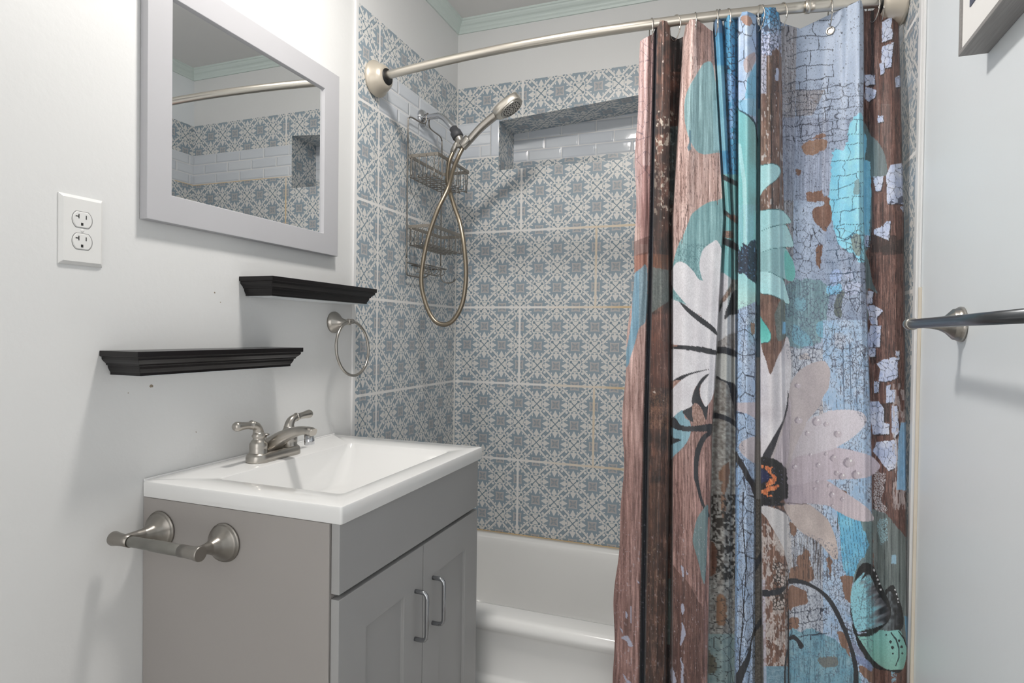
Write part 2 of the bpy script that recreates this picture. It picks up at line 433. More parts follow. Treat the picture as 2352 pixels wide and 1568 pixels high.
# ------------------------------------------------------------------ outlet
oy, oz = .7615, 1.3145
t = thing('wall_outlet', (0, oy, oz), 'white duplex electrical outlet on the wall left of the mirror', 'outlet')
mb = MB(); a, b = .0395, .062
mb.rings([rect(0, oy-a, oy+a, oz-b, oz+b), rect(.002, oy-a, oy+a, oz-b, oz+b), rect(.0065, oy-a+.006, oy+a-.006, oz-b+.006, oz+b-.006)], smooth=False, cap0=True)
mb.build('cover_plate', M['plastic'], t, bevel=.0008)
for k, zc in enumerate((1.334, 1.295)):
    mb = MB(); rr = []
    ol = []
    for j in range(40):
        th = 2*pi*j/40; y = .0172*math.cos(th); z = max(-.0138, min(.0138, .0172*math.sin(th))); ol.append((y, z))
    yc = .7605
    mb.rings([[(.0062, yc+y*1.05, zc+z*1.05) for y, z in ol], [(.0072, yc+y*.99, zc+z*.99) for y, z in ol], [(.0078, yc+y*.93, zc+z*.93) for y, z in ol]], cap0=False, smooth=False)
    rc = mb.build('receptacle', M['plastic'], t)
    mb = MB(); x0, x1 = .0074, .0081
    mb.rings([[(.0064, yc+y*1.09, zc+z*1.09) for y, z in ol], [(.0067, yc+y*1.09, zc+z*1.09) for y, z in ol]], smooth=False)
    mb.build('gap', mat('grey_shadow_gap', (.25, .25, .25), .6), rc)
    mb = MB()
    mb.box((x0, yc-.0075, zc+.0015), (x1, yc-.0060, zc+.0095)); mb.box((x0, yc-.0125, zc+.0045), (x1, yc-.0075, zc+.0062))
    mb.box((x0, yc+.0055, zc+.0015), (x1, yc+.0070, zc+.0085)); mb.box((x0, yc-.003, zc-.0105), (x1, yc+.001, zc-.0055))
    mb.build('slots', M['dark'], rc)
MB().lathe((.006, .7605, oz), (1, 0, 0), [(0, .003), (.0012, .003), (.0018, .0015)], 16).build('screw', M['plastic'], t)

# ------------------------------------------------------------------ black ledge shelves
def shelf(name, y0, y1, z0, z1, label):
    t = thing(name, (0, (y0+y1)/2, z0), label, 'shelf', 'black wall ledges')
    d = .1; pr = [(0, z1), (0, z1-.010), (.004, z1-.012), (.004, z1-.016), (.0075, z1-.020), (.012, z1-.024), (.0125, z1-.027), (.0155, z1-.028), (.0165, z1-.033), (.019, z1-.038), (.021, z1-.041), (.021, z0)]
    mb = MB(); rr = []
    for o, z in pr: rr.append([(0.0005, y0+o, z), (d-o, y0+o, z), (d-o, y1-o, z), (0.0005, y1-o, z)])
    mb.rings(rr[::-1], smooth=False)
    mb.build('ledge', M['shelf'], t, bevel=.0006)
    MB().box((.001, y0+.03, z0-.0015), (d-.026, y1-.03, z0)).build('underside', M['wallr'], t)
    return t
shelf('wall_shelf', 1.134, 1.571, 1.222, 1.267, 'upper black moulded ledge shelf under the mirror, reaching the tile edge')
shelf('wall_shelf', .797, 1.244, 1.052, 1.098, 'lower black moulded ledge shelf hung above the sink, left of the faucet')

# ------------------------------------------------------------------ towel ring
by, bz = 1.497, 1.166
t = thing('towel_ring', (0, by, bz), 'brushed nickel towel ring on the wall under the upper black shelf', 'towel ring')
MB().lathe((0, by, bz), (1, 0, 0), [(0, .031), (.006, .0315), (.008, .029), (.011, .0285), (.013, .026), (.017, .0225), (.024, .016), (.032, .0115), (.042, .0085), (.052, .0075), (.058, .0075)], 36).build('base', M['nickel'], t)
MB().lathe((.058, by-.012, bz+.003), (0, 1, 0), [(0, .0055), (.002, .0075), (.024, .0075), (.026, .0055)], 20).build('clip', M['nickel'], t)
MB().tube([(.058+.006*(1-math.cos(a)), 1.503+.0785*math.sin(a), 1.0905+.0785*math.cos(a)) for a in [2*pi*k/72 for k in range(72)]], .0042, 12, loop=True).build('ring', M['nickel'], t)

# ------------------------------------------------------------------ vanity cabinet
cy0, cy1, cx = .888, 1.498, .450
t = thing('vanity_cabinet', (.22, 1.19, 0), 'grey two-door vanity cabinet under the white sink', 'cabinet')
mb = MB(); th = .016
mb.box((.001, cy0, 0), (cx, cy0+th, .8025)); mb.build('side_panel', M['cabside'], t, bevel=.001)
mb = MB().box((.001, cy1-th, 0), (cx, cy1, .8025)); mb.build('side_panel', M['cab'], t, bevel=.001)
mb = MB(); mb.box((.001, cy0+th, .09), (cx, cy1-th, .106)); mb.box((.001, cy0+th, .106), (.010, cy1-th, .70)); mb.box((.39, cy0+th, 0), (.40, cy1-th, .09)); mb.box((cx-.015, cy0+th, .655), (cx, cy1-th, .690)); mb.box((cx-.015, cy0+th, .760), (cx, cy1-th, .800)); mb.box((cx-.015, cy0+.29, .106), (cx, cy0+.32, .655))
mb.build('carcass', M['cab'], t)
fx0, fx1 = cx+.001, cx+.0185
MB().box((fx0, cy0+.004, .677), (fx1, cy1-.002, .8085)).build('drawer_front', M['cab'], t, bevel=.0015)
def door(y0, y1, ps, hy):
    z0, z1 = .095, .668; a, b = ps; zt = .584; zb = .18; mb = MB(); e = .0002
    O = lambda x, i=0: rect(x, y0+i, y1-i, z0+i, z1-i)
    I = lambda x, i=0: rect(x, a+i, b-i, zb+i, zt-i)
    mb.rings([O(fx0), O(fx1), I(fx1), I(fx1-.007, .0008)], smooth=False, cap0=True, cap1=True)
    d = mb.build('door', M['cab'], t, bevel=.0012)
    zz0, zz1 = .4745, .5785; X0 = fx1-.001; pts = []
    ph = [(X0, zz0), (X0+.017, zz0), (X0+.024, zz0+.0015), (X0+.0285, zz0+.006), (X0+.030, zz0+.013), (X0+.030, zz1-.013), (X0+.0285, zz1-.006), (X0+.024, zz1-.0015), (X0+.017, zz1), (X0, zz1)]
    MB().tube([(x, hy, z) for x, z in ph], .0048, 12).build('handle', M['chrome_d'], d)
door(cy0+.004, 1.1965, (.977, 1.116), 1.163)
door(1.1995, cy1-.002, (1.277, 1.421), 1.243)

# ------------------------------------------------------------------ sink top
vx, vy0, vy1, vz0, vz1 = .477, .8855, 1.505, .804, .8356
bx0, bx1, bY0, bY1 = .123, .424, .958, 1.411
t = thing('sink', (.24, 1.19, vz0), 'white rectangular ceramic sink top set on the grey cabinet', 'sink')
mb = MB()
def hr(x0, x1, y0, y1, z, n=6, r=.0):
    if r == 0: return [(x0, y0, z), (x1, y0, z), (x1, y1, z), (x0, y1, z)]
    o = []
    for cxx, cyy, a0 in ((x0+r, y0+r, pi), (x1-r, y0+r, 1.5*pi), (x1-r, y1-r, 0), (x0+r, y1-r, .5*pi)):
        for k in range(n+1):
            a = a0+.5*pi*k/n; o.append((cxx+r*math.cos(a), cyy+r*math.sin(a), z))
    return o
rr = [hr(.001+.03, vx-.03, vy0+.03, vy1-.03, vz0+.001, r=.004), hr(.001, vx-.001, vy0+.001, vy1-.001, vz0, r=.004), hr(.001, vx, vy0, vy1, vz0+.002, r=.005), hr(.001, vx, vy0, vy1, vz1-.004, r=.005),
      hr(.0015, vx-.0012, vy0+.0012, vy1-.0012, vz1-.0012, r=.0045), hr(.003, vx-.004, vy0+.004, vy1-.004, vz1, r=.004), hr(bx0-.003, bx1+.003, bY0-.003, bY1+.003, vz1, r=.014), hr(bx0, bx1, bY0, bY1, vz1-.0015, r=.014)]
mb.rings(rr, cap0=False, cap1=False, smooth=True)
o = mb.build('countertop', M['porcelain'], t)
o.modifiers.new('edge', 'EDGE_SPLIT').split_angle = math.radians(32)
mb = MB(); rr = []
def lerp(a, b, f): return a+(b-a)*f
tx0, tx1, ty0, ty1 = .150, .330, 1.07, 1.31
for f, dz, r in ((0, .0015, .014), (.03, .007, .018), (.10, .016, .024), (.3, .036, .032), (.55, .060, .038), (.8, .083, .042), (.92, .092, .045), (1.0, .095, .045)):
    rr.append(hr(lerp(bx0, tx0, f), lerp(bx1, tx1, f), lerp(bY0, ty0, f), lerp(bY1, ty1, f), vz1-dz, r=r))
for f in (.25, .5, .75, .92):
    rr.append(hr(lerp(tx0, .225, f), lerp(tx1, .255, f), lerp(ty0, 1.175, f), lerp(ty1, 1.205, f), vz1-.095-.006*f, r=lerp(.045, .0149, f)))
mb.rings(rr, cap0=False, cap1=True, smooth=True)
basin = mb.build('basin', M['porcelain'], t)
MB().lathe((.24, 1.19, vz1-.100), (0, 0, 1), [(0, .022), (.002, .022), (.003, .019), (.0015, .016), (.004, .014), (.005, .004)], 28).build('drain', M['nickel'], basin)
MB().box((.001, vy0+.002, vz1-.002), (.005, vy1-.002, vz1+.0035)).build('caulk_bead', M['white'], t, bevel=.0015)

# ------------------------------------------------------------------ faucet
fcx, fcy = .078, 1.169
t = thing('faucet', (fcx, fcy, vz1), 'brushed nickel two-handle faucet on the back of the white sink', 'faucet')
mb = MB(); rr = []
def stad(hx, hy, z, n=12):
    o = []
    for s, c0 in ((1, 0), (-1, pi)):
        for k in range(n+1):
            a = c0+pi*k/n; o.append((fcx+hx*math.cos(a), fcy+s*(hy-hx)+hx*math.sin(a), z))
    return o
for hx, hy, dz in ((.0265, .0785, .0003), (.027, .079, .003), (.0265, .0785, .012), (.0245, .0765, .018), (.020, .072, .0215)): rr.append(stad(hx, hy, vz1+dz))
mb.rings(rr); mb.build('base_plate', M['nickel'], t)
# spout: arched swept body
path = catmull([(.062, fcy, vz1+.016), (.078, fcy, vz1+.034), (.105, fcy, vz1+.052), (.140, fcy, vz1+.066), (.172, fcy, vz1+.071), (.192, fcy, vz1+.068)], 6)
mb = MB(); rr = []; K = len(path)
for i, p in enumerate(path):
    f = i/(K-1); d = (path[min(i+1, K-1)]-path[max(i-1, 0)]).normalized(); up = Vector((0, 0, 1)); sd = d.cross(up).normalized(); nn = sd.cross(d)
    hw = lerp(.030, .0135, min(1, f*1.5)); hh = lerp(.021, .0095, min(1, f*1.3))
    if f > .93: hw *= .93; hh *= .9
    rr.append([p+sd*hw*math.copysign(abs(math.cos(a))**.75, math.cos(a))+nn*hh*math.copysign(abs(math.sin(a))**.8, math.sin(a)) for a in [2*pi*j/24 for j in range(24)]])
mb.rings(rr); mb.build('spout', M['nickel'], t)
MB().lathe((.179, fcy, vz1+.062), (.10, 0, -1), [(0, .0105), (.008, .0105), (.009, .0115), (.023, .0115), (.024, .0095)], 24).build('aerator', M['chrome'], t)
MB().tube([(.052, fcy, vz1+.016), (.052, fcy, vz1+.052)], .0028, 10).lathe((.052, fcy, vz1+.050), (0, 0, 1), [(0, .0035), (.002, .009), (.0045, .0095), (.006, .007), (.007, .003)], 20).build('lift_rod', M['nickel'], t)
for s in (-1, 1):
    hy = fcy+s*.051
    h = MB().lathe((fcx, hy, vz1+.018), (0, 0, 1), [(0, .021), (.003, .0212), (.005, .0195), (.016, .020), (.024, .0195), (.030, .0165), (.034, .0125), (.037, .0115), (.040, .0145), (.043, .0150), (.046, .0128), (.050, .0125)], 30).build('handle', M['nickel'], t)
    pth = catmull([(fcx, hy, vz1+.064), (fcx, hy+s*.002, vz1+.074), (fcx+.001, hy+s*.009, vz1+.083), (fcx+.002, hy+s*.022, vz1+.088)], 5)
    MB().tube(pth, [lerp(.0125, .0088, i/(len(pth)-1)) for i in range(len(pth))], 18).build('neck', M['nickel'], h)
    MB().lathe((fcx+.002, hy+s*.021, vz1+.088), (.04, s, .06), [(0, .0085), (.002, .0105), (.004, .0105), (.006, .0085), (.018, .0080), (.034, .0092), (.044, .0108), (.050, .0108), (.055, .008), (.057, .003)], 24).build('lever', M['nickel'], h)

# ------------------------------------------------------------------ toilet paper holder on the cabinet side
t = thing('toilet_paper_holder', (.132, cy0, .742), 'empty brushed nickel toilet paper holder fixed to the cabinet side', 'paper holder')
for x, z, c0, c1 in ((.050, .743, .027, .072), (.214, .739, .196, .243)):
    ya = .806; cxx = (c0+c1)/2
    mb = MB(); pth = catmull([(x, cy0, z), (x, cy0-.008, z), (x+.001, cy0-.03, z+.001), (lerp(x, cxx, .6), cy0-.055, z+.004), (cxx, ya+.004, .7475)], 8)
    rad = []
    prf = [(0, .0365), (.02, .037), (.06, .0365), (.07, .034), (.11, .0335), (.125, .031), (.2, .025), (.32, .0175), (.5, .0112), (.7, .0085), (1, .0078)]
    L = [0]
    for i in range(1, len(pth)): L.append(L[-1]+(pth[i]-pth[i-1]).length)
    pp = []; 
    for f in [k/48 for k in range(49)]:
        dd = f*L[-1]; i = max(k for k in range(len(L)) if L[k] <= dd+1e-9); i = min(i, len(L)-2)
        pp.append(pth[i].lerp(pth[i+1], (dd-L[i])/max(1e-9, L[i+1]-L[i])))
        rad.append(np.interp(f, [a for a, _ in prf], [b for _, b in prf]))
    mb.tube(pp, [float(r) for r in rad], 32)
    hold = mb.build('mount', M['nickel_d'], t)
    L0 = c1-c0; out = [(0, .0128), (.003, .0135), (.014, .0118), (.028, .0108), (L0, .0112)]
    if x < .1: MB().lathe((c0, ya, .7475), (1, 0, 0), out, 28).build('cup', M['nickel_d'], hold)
    else: MB().lathe((c1, ya, .7475), (-1, 0, 0), out, 28).build('cup', M['nickel_d'], hold)
MB().lathe((.0725, .806, .7475), (1, 0, 0), [(0, .0095), (.002, .0098), (.052, .0098), (.053, .0106), (.122, .0106), (.1233, .0098)], 28).build('roller', M['roller'], t)

# ------------------------------------------------------------------ bathtub
t = thing('bathtub', (W/2, 1.95, 0), 'white alcove bathtub behind the flowered shower curtain', 'bathtub')
tx0, tx1, tY0, tY1, tz = .004, W-.004, 1.603, D-.004, .330
rr = []
def tr(i0, i1, j0, j1, z, r): return hr(tx0+i0, tx1-i1, tY0+j0, tY1-j1, z, 8, r)
rr.append(tr(0, 0, .0, 0, .0, .004)); rr.append(tr(0, 0, .0, 0, .140, .004)); rr.append(tr(0, 0, .003, 0, .148, .004)); rr.append(tr(0, 0, .014, 0, .153, .004)); rr.append(tr(0, 0, .017, 0, .160, .004)); rr.append(tr(0, 0, .016, 0, .277, .004)); rr.append(tr(0, 0, .010, 0, .287, .004)); rr.append(tr(0, 0, .002, 0, .294, .004))
for k in range(7):
    a = (k/6)*pi/2; rr.append(tr(0, 0, .024*(1-math.cos(a)), 0, .304+.026*math.sin(a), .004))
rr.append(tr(.05, .05, .078, .030, tz, .10)); rr.append(tr(.055, .055, .088, .036, tz-.002, .10)); rr.append(tr(.060, .060, .095, .046, tz-.012, .10)); rr.append(tr(.066, .066, .100, .055, tz-.035, .10))
rr.append(tr(.075, .09, .105, .066, .22, .10)); rr.append(tr(.085, .13, .112, .078, .12, .10)); rr.append(tr(.11, .18, .13, .10, .065, .10)); rr.append(tr(.16, .24, .17, .14, .052, .09))
mb = MB(); mb.rings(rr, cap0=True, cap1=True, smooth=True); o = mb.build('tub_shell', M['tub'], t)
MB().lathe((.28, 1.96, .0525), (0, 0, 1), [(0, .024), (.002, .024), (.003, .018)], 24).build('drain', M['chrome'], t)
mb = MB().box((tx0, D-.010, tz-.006), (tx1, D-.003, tz+.002)); mb.build('caulk_bead', mat('orange_stained_caulk', (.60, .44, .24), .5, var=.35, vscale=9), t, bevel=.002)

# ------------------------------------------------------------------ shower rod
def rodY(x): return 1.628+.068*((x-.70)/.70)**2
RZ = 1.955
t = thing('shower_rod', (W/2, rodY(W/2), RZ), 'curved satin champagne shower curtain rod across the tub', 'curtain rod')
JX = 1.262
xs = [.020+(JX-.020)*k/40 for k in range(41)]
MB().tube([(x, rodY(x), RZ) for x in xs], .0130, 20).build('rod', M['champagne'], t)
xs = [JX+(W-.02-JX)*k/12 for k in range(13)]
MB().tube([(x, rodY(x), RZ) for x in xs], .0148, 20).lathe((JX-.006, rodY(JX), RZ), (1, .07, 0), [(0, .0155), (.010, .0160), (.012, .0150)], 20).build('rod_sleeve', M['champagne'], t)
pf = [(0, .052), (.008, .0565), (.013, .056), (.016, .052), (.020, .050), (.024, .0465), (.036, .0425), (.046, .036), (.050, .031), (.052, .026)]
ph = [(.0505, .0245), (.0525, .0245), (.0525, .016)]
for x, s in ((T, 1), (W-T, -1)):
    y = rodY(.02 if s > 0 else W-.02)
    f = MB().lathe((x, y, RZ-.004), (s, -.10, 0), pf, 40).build('end_flange', M['champ_p'], t)
    MB().lathe((x, y, RZ-.004), (s, -.10, 0), [(.046, .026), (.0532, .0255), (.0534, .001)], 32).build('pivot_socket', M['blackhole'], f)  # black cap round the rod, painted for the dark of the pivot hole

# ------------------------------------------------------------------ hand shower
t = thing('hand_shower', (0, 2.006, 1.925), 'handheld shower on a chrome arm with a looping metal hose', 'shower')
MB().lathe((T, 2.003, 1.930), (1, 0, 0), [(0, .030), (.003, .031), (.009, .030), (.014, .026), (.019, .018), (.021, .011)], 32).build('wall_flange', M['chrome'], t)
arm = catmull([(.004, 2.003, 1.930), (.05, 2.0, 1.931), (.082, 1.995, 1.928), (.105, 1.99, 1.914), (.128, 1.985, 1.890), (.150, 1.982, 1.866)], 8)
MB().tube(arm, .0105, 20).build('shower_arm', M['chrome'], t)
ax = Vector((.020, -.002, -.033))
MB().lathe((.145, 1.983, 1.871), ax, [(-.004, .0125), (-.002, .0150), (.012, .0155), (.014, .0175), (.016, .0200), (.038, .0205), (.040, .0175), (.042, .012)], 28).build('coupling_nut', M['rubber'], t)
br = MB().lathe((.164, 1.981, 1.840), ax, [(0, .012), (.004, .0155), (.010, .0155), (.020, .0115), (.03, .0115)], 24)
hd = Vector((.115, 0, .100)).normalized()
br.lathe(Vector((.183, 1.975, 1.803)), hd, [(0, .0155), (.003, .0165), (.034, .0175), (.037, .016)], 24)
br.box((.165, 1.966, 1.80), (.192, 1.992, 1.825))
br.build('bracket', M['nickel'], t)
MB().lathe((.163, 1.981, 1.822), Vector((-.022, 0, -.04)), [(0, .008), (.004, .0105), (.036, .0110), (.038, .0095), (.044, .009)], 20).build('hose_outlet', M['nickel'], t)
# handle and spray head
hp = catmull([(.187, 1.975, 1.797), (.215, 1.975, 1.824), (.252, 1.975, 1.858), (.290, 1.975, 1.885), (.322, 1.975, 1.904)], 8)
MB().tube(hp, [lerp(.0125, .0150, i/(len(hp)-1)) for i in range(len(hp))], 24).build('handle', M['nickel'], t)
hx = Vector((.086, 0, .056)).normalized(); nz = Vector((.056, -.012, -.086)).normalized(); sy = hx.cross(nz).normalized()
c0 = Vector((.312, 1.975, 1.899)); mb = MB(); rr = []
for f, hw, up, dn in ((-.004, .013, .012, .014), (.0, .0200, .0135, .017), (.012, .0265, .0145, .020), (.03, .0305, .0150, .021), (.055, .0315, .0150, .021), (.078, .029, .0145, .021), (.093, .0235, .014, .0205), (.1, .017, .012, .019), (.1015, .009, .008, .014)):
    o = []
    for j in range(28):
        a = 2*pi*j/28; ca, sa = math.cos(a), math.sin(a)
        o.append(c0+hx*f+sy*hw*math.copysign(abs(ca)**.6, ca)+nz*((dn if sa > 0 else up)*math.copysign(abs(sa)**.45, sa)))
    rr.append(o)
mb.rings(rr); sh = mb.build('spray_head', M['champagne'], t)
fc = c0+hx*.056+nz*.021
mb = MB()
ell = lambda s, h: [fc+hx*.042*s*math.cos(a)+sy*.029*s*math.sin(a)+nz*h for a in [2*pi*j/36 for j in range(36)]]
mb.rings([ell(1.02, -.002), ell(1.0, .002), ell(.93, .0026), ell(.90, .0008)], cap0=False)
fp = mb.build('spray_face', M['nickel'], sh)
mb = MB()
for ring_, cnt in ((.25, 6), (.5, 12), (.75, 18)):
    for k in range(cnt):
        a = 2*pi*k/cnt; p = fc+hx*.042*ring_*math.cos(a)+sy*.029*ring_*math.sin(a)
        mb.lathe(p+nz*.0005, nz, [(0, .0020), (.0018, .0018), (.002, .0008)], 8)
mb.build('nozzles', M['rubber'], fp)
hose = catmull([(.1455, 1.978, 1.783), (.1375, 1.970, 1.755), (.1385, 1.955, 1.712), (.152, 1.930, 1.660), (.190, 1.90, 1.580), (.228, 1.875, 1.505), (.250, 1.862, 1.420), (.259, 1.858, 1.325), (.247, 1.857, 1.238), (.214, 1.857, 1.182), (.177, 1.857, 1.167), (.140, 1.857, 1.184), (.108, 1.857, 1.241), (.091, 1.857, 1.325), (.110, 1.857, 1.443), (.143, 1.862, 1.545), (.170, 1.893, 1.635), (.167, 1.940, 1.712), (.175, 1.965, 1.765), (.187, 1.975, 1.797)], 30)
MB().tube(hose, [.0072+(.0006 if (i//1) % 2 else 0) for i in range(len(hose))], 14).build('hose', M['hose'], t)

# ------------------------------------------------------------------ shower caddy
ky0, ky1, kx = 1.882, 2.142, .018
t = thing('shower_caddy', (.02, 2.01, 1.90), 'two-basket satin wire shower caddy hanging from the chrome shower arm', 'shower caddy')
fr = catmull([(kx, ky0, 1.40), (kx, ky0, 1.60), (kx, ky0, 1.86), (kx, ky0+.003, 1.888), (kx+.002, ky0+.022, 1.8985), (kx+.004, 1.955, 1.900), (kx+.010, 1.988, 1.905), (kx+.012, 1.993, 1.934), (kx+.012, 2.003, 1.9445), (kx+.012, 2.013, 1.934), (kx+.010, 2.018, 1.905), (kx+.004, 2.055, 1.900), (kx+.002, ky1-.022, 1.8985), (kx, ky1-.003, 1.888), (kx, ky1, 1.86), (kx, ky1, 1.60), (kx, ky1, 1.40)], 6)
mb = MB().tube(fr, .0026, 8)
mb.tube(catmull([(kx, ky0, 1.401), (kx, ky0, 1.356), (kx, ky0+.004, 1.344), (kx, ky0+.016, 1.340), (kx, 1.95, 1.340), (kx, 1.975, 1.340), (kx+.012, 1.99, 1.342), (kx+.02, 2.005, 1.352), (kx+.02, 2.012, 1.372)], 5), .0026, 8)
mb.tube(catmull([(kx, ky1, 1.401), (kx, ky1, 1.37), (kx+.004, ky1+.004, 1.346), (kx+.02, ky1+.012, 1.335), (kx+.045, ky1+.014, 1.337), (kx+.06, ky1+.012, 1.348)], 5), .0026, 8)
mb.build('wire_frame', M['wire_d'], t)
def basket(z1, z0, xf):
    x0 = kx+.004; b = MB()
    for k in range(9):
        y = ky0+.012+(ky1-ky0-.024)*k/8
        b.tube(catmull([(x0+.002, y, z1), (x0+.002, y, z0+.008), (x0+.010, y, z0), (xf-.012, y, z0), (xf-.004, y, z0+.008), (xf-.002, y, z1)], 4), .0018, 6)
    for k in range(4):
        x = x0+.012+(xf-x0-.026)*k/3
        b.tube(catmull([(x, ky0+.001, z1), (x, ky0+.001, z0+.010), (x, ky0+.008, z0-.0025), (x, ky1-.008, z0-.0025), (x, ky1-.001, z0+.010), (x, ky1-.001, z1)], 4), .0018, 6)
    o = b.build('basket', M['wire_d'], t)
    r = MB(); f = lambda i, z: [(x0+i, ky0+i, z), (xf-i, ky0+i, z), (xf-i, ky1-i, z), (x0+i, ky1-i, z)]
    r.rings([f(0, z1-.006), f(0, z1+.006), f(.003, z1+.006), f(.003, z1-.006)], loop=True, smooth=False)
    r.build('rim', M['band'], o, bevel=.001)
basket(1.756, 1.682, .136)
basket(1.510, 1.446, .118)
mb = MB(); z = 1.378; x0 = kx+.003
mb.tube([(x0, ky0+.03, z), (x0+.06, ky0+.03, z), (x0+.06, ky1-.075, z), (x0, ky1-.075, z)], .0022, 8, loop=True)
for k in range(6):
    y = ky0+.045+.026*k; mb.tube(catmull([(x0, y, z), (x0+.006, y, z-.02), (x0+.03, y, z-.026), (x0+.054, y, z-.02), (x0+.06, y, z)], 4), .0014, 6)
mb.tube([(x0, ky0, z+.006), (x0, ky1, z+.006)], .002, 8)
mb.build('soap_tray', M['wire_d'], t)

# ------------------------------------------------------------------ towel bar on the right wall
t = thing('towel_bar', (W, .96, 1.166), 'long brushed nickel towel bar on the right wall beside the shower curtain', 'towel bar')
bxx = 1.403
for y in (1.265, .655):
    pst = MB().lathe((W, y, 1.166), (-1, 0, 0), [(0, .0305), (.004, .0310), (.008, .0290), (.0095, .0275), (.014, .0268), (.016, .0245), (.019, .0215), (.025, .0155), (.034, .0108), (.046, .0080), (.062, .0068), (.077, .0066)], 36).build('mount', M['nickel'], t)
    s = 1 if y > 1 else -1
    MB().lathe((bxx, y-s*.013, 1.166), (0, s, 0), [(0, .0088), (.001, .0108), (.020, .0108), (.0235, .0102), (.026, .0075), (.027, .002)], 24).build('end_cap', M['nickel'], pst)
MB().tube([(bxx, 1.254, 1.166), (bxx, .666, 1.166)], .0082, 24).build('bar', M['bar'], t)

# ------------------------------------------------------------------ framed picture on the right wall
py0, py1, pz0, pz1, px = .62, 1.174, 1.594, 2.16, W-.040
t = thing('picture_frame', (W, .89, pz0), 'grey wood framed picture with white mat hung high on the right wall', 'picture')
fwid = .007; mb = MB(); Q = lambda x, i: [(x, py1-i, pz0+i), (x, py0+i, pz0+i), (x, py0+i, pz1-i), (x, py1-i, pz1-i)]
mb.rings([Q(W-.0005, 0), Q(px, 0), Q(px, fwid), Q(px+.004, fwid+.001), Q(W-.0005, fwid+.001)], cap0=False, cap1=False, smooth=False)
mb.build('frame', M['greywood'], t, bevel=.0008)
MB().box((px+.003, py0+fwid, pz0+fwid), (px+.013, py1-fwid, pz1-fwid)).build('mat_board', M['mat_board'], t)
MB().box((px+.0018, py0+.04, pz0+.058), (px+.0032, py1-.042, pz1-.06)).build('print', M['ink'], t)
#CURTAIN#
# ------------------------------------------------------------------ shower curtain (printed cloth; the print is a colour attribute in cloth coordinates)
def ray_at(px, py, Y):
    """numpy: points where view rays of the surveyed outline meet the hanging depth Y"""
    px = np.asarray(px, float); py = np.asarray(py, float)
    d = np.array(_F)[None, :]+np.array(_R)[None, :]*((px.ravel()-1176)/F_PX)[:, None]-np.array(_U)[None, :]*((py.ravel()-784)/F_PX)[:, None]
    tt = (np.asarray(Y, float).ravel())/d[:, 1]
    return np.array(CAM)[None, :]+d*tt[:, None]
LV = np.array([60, 500, 1000, 1700.])
# fold stations: outline x at four heights, depth towards the room at top and bottom (m)
ST = [
 ([1470, 1459, 1431, 1402], .000, .004), ([1474, 1464, 1438, 1410], .012, .010), ([1488, 1479, 1458, 1436], .020, .016), ([1500, 1490, 1474, 1462], .008, .014), ([1506, 1497, 1484, 1474], -.014, -.016),
 ([1511, 1503, 1495, 1482], .014, .010), ([1524, 1519, 1516, 1500], .036, .030), ([1537, 1534, 1535, 1521], .012, .008), ([1541, 1537, 1540, 1528], -.036, -.030), ([1553, 1540, 1542, 1536], -.046, -.036), ([1568, 1543, 1544, 1540], -.036, -.028),
 ([1575, 1547, 1546, 1546], .008, .010), ([1592, 1575, 1570, 1570], .026, .020), ([1612, 1605, 1592, 1596], .014, .026), ([1630, 1640, 1620, 1612], .008, .018), ([1637, 1661, 1633, 1620], .004, .008), ([1639, 1664, 1637, 1626], -.030, -.026),
 ([1642, 1669, 1650, 1638], .006, -.022), ([1650, 1674, 1665, 1655], .022, -.014), ([1658, 1679, 1678, 1668], .006, -.020), ([1661, 1682, 1684, 1674], -.026, -.026), ([1665, 1685, 1686, 1678], .004, -.032), ([1676, 1688, 1688, 1680], .022, -.032), ([1687, 1691, 1690, 1683], .002, -.028),
 ([1692, 1693, 1692, 1686], -.030, -.022), ([1697, 1697, 1695, 1690], .012, .006), ([1716, 1716, 1714, 1708], .034, .026), ([1736, 1735, 1733, 1726], .012, .006), ([1741, 1740, 1736, 1733], -.036, -.028), ([1746, 1744, 1744, 1748], -.034, -.028),
 ([1749, 1747, 1748, 1757], .014, .010), ([1768, 1768, 1772, 1784], .036, .026), ([1788, 1790, 1797, 1806], .014, .018), ([1794, 1798, 1806, 1812], -.020, .004), ([1802, 1806, 1815, 1822], -.026, .006), ([1838, 1840, 1850, 1860], -.034, .002), ([1885, 1885, 1895, 1905], -.022, -.006),
 ([1940, 1935, 1945, 1955], .012, .006), ([1974, 1972, 1985, 1992], .032, .016), ([1981, 1981, 1998, 2003], .016, .004), ([1984, 1985, 2002, 2010], -.020, -.012), ([1990, 1992, 2010, 2020], -.018, -.010), ([2020, 2022, 2035, 2045], .002, .006), ([2050, 2055, 2060, 2066], .012, .010), ([2062, 2072, 2077, 2082], .002, .002), ([2065, 2076, 2081, 2086], -.016, -.012)]
# top edge of the cloth (outline height) against x
TOP = np.array([(1470, 95), (1480, 88), (1500, 78), (1505, 68), (1509, 46), (1524, 47), (1538, 50), (1541, 82), (1558, 90), (1572, 84), (1576, 43), (1600, 46), (1616, 56), (1628, 67), (1637, 72), (1640, 44), (1658, 44), (1662, 62), (1665, 36), (1687, 34), (1693, 44), (1700, 28), (1716, 26), (1736, 34), (1742, 60), (1747, 40), (1750, 17), (1787, 17), (1793, 50), (1800, 54), (1838, 66), (1884, 44), (1930, 22), (1975, 0), (1983, 4), (1986, 26), (2005, 24), (2020, 10), (2040, -2), (2065, -8)])
NS = 620; NR = 860
st_t = np.arange(len(ST)); tt = np.linspace(0, len(ST)-1, NS)
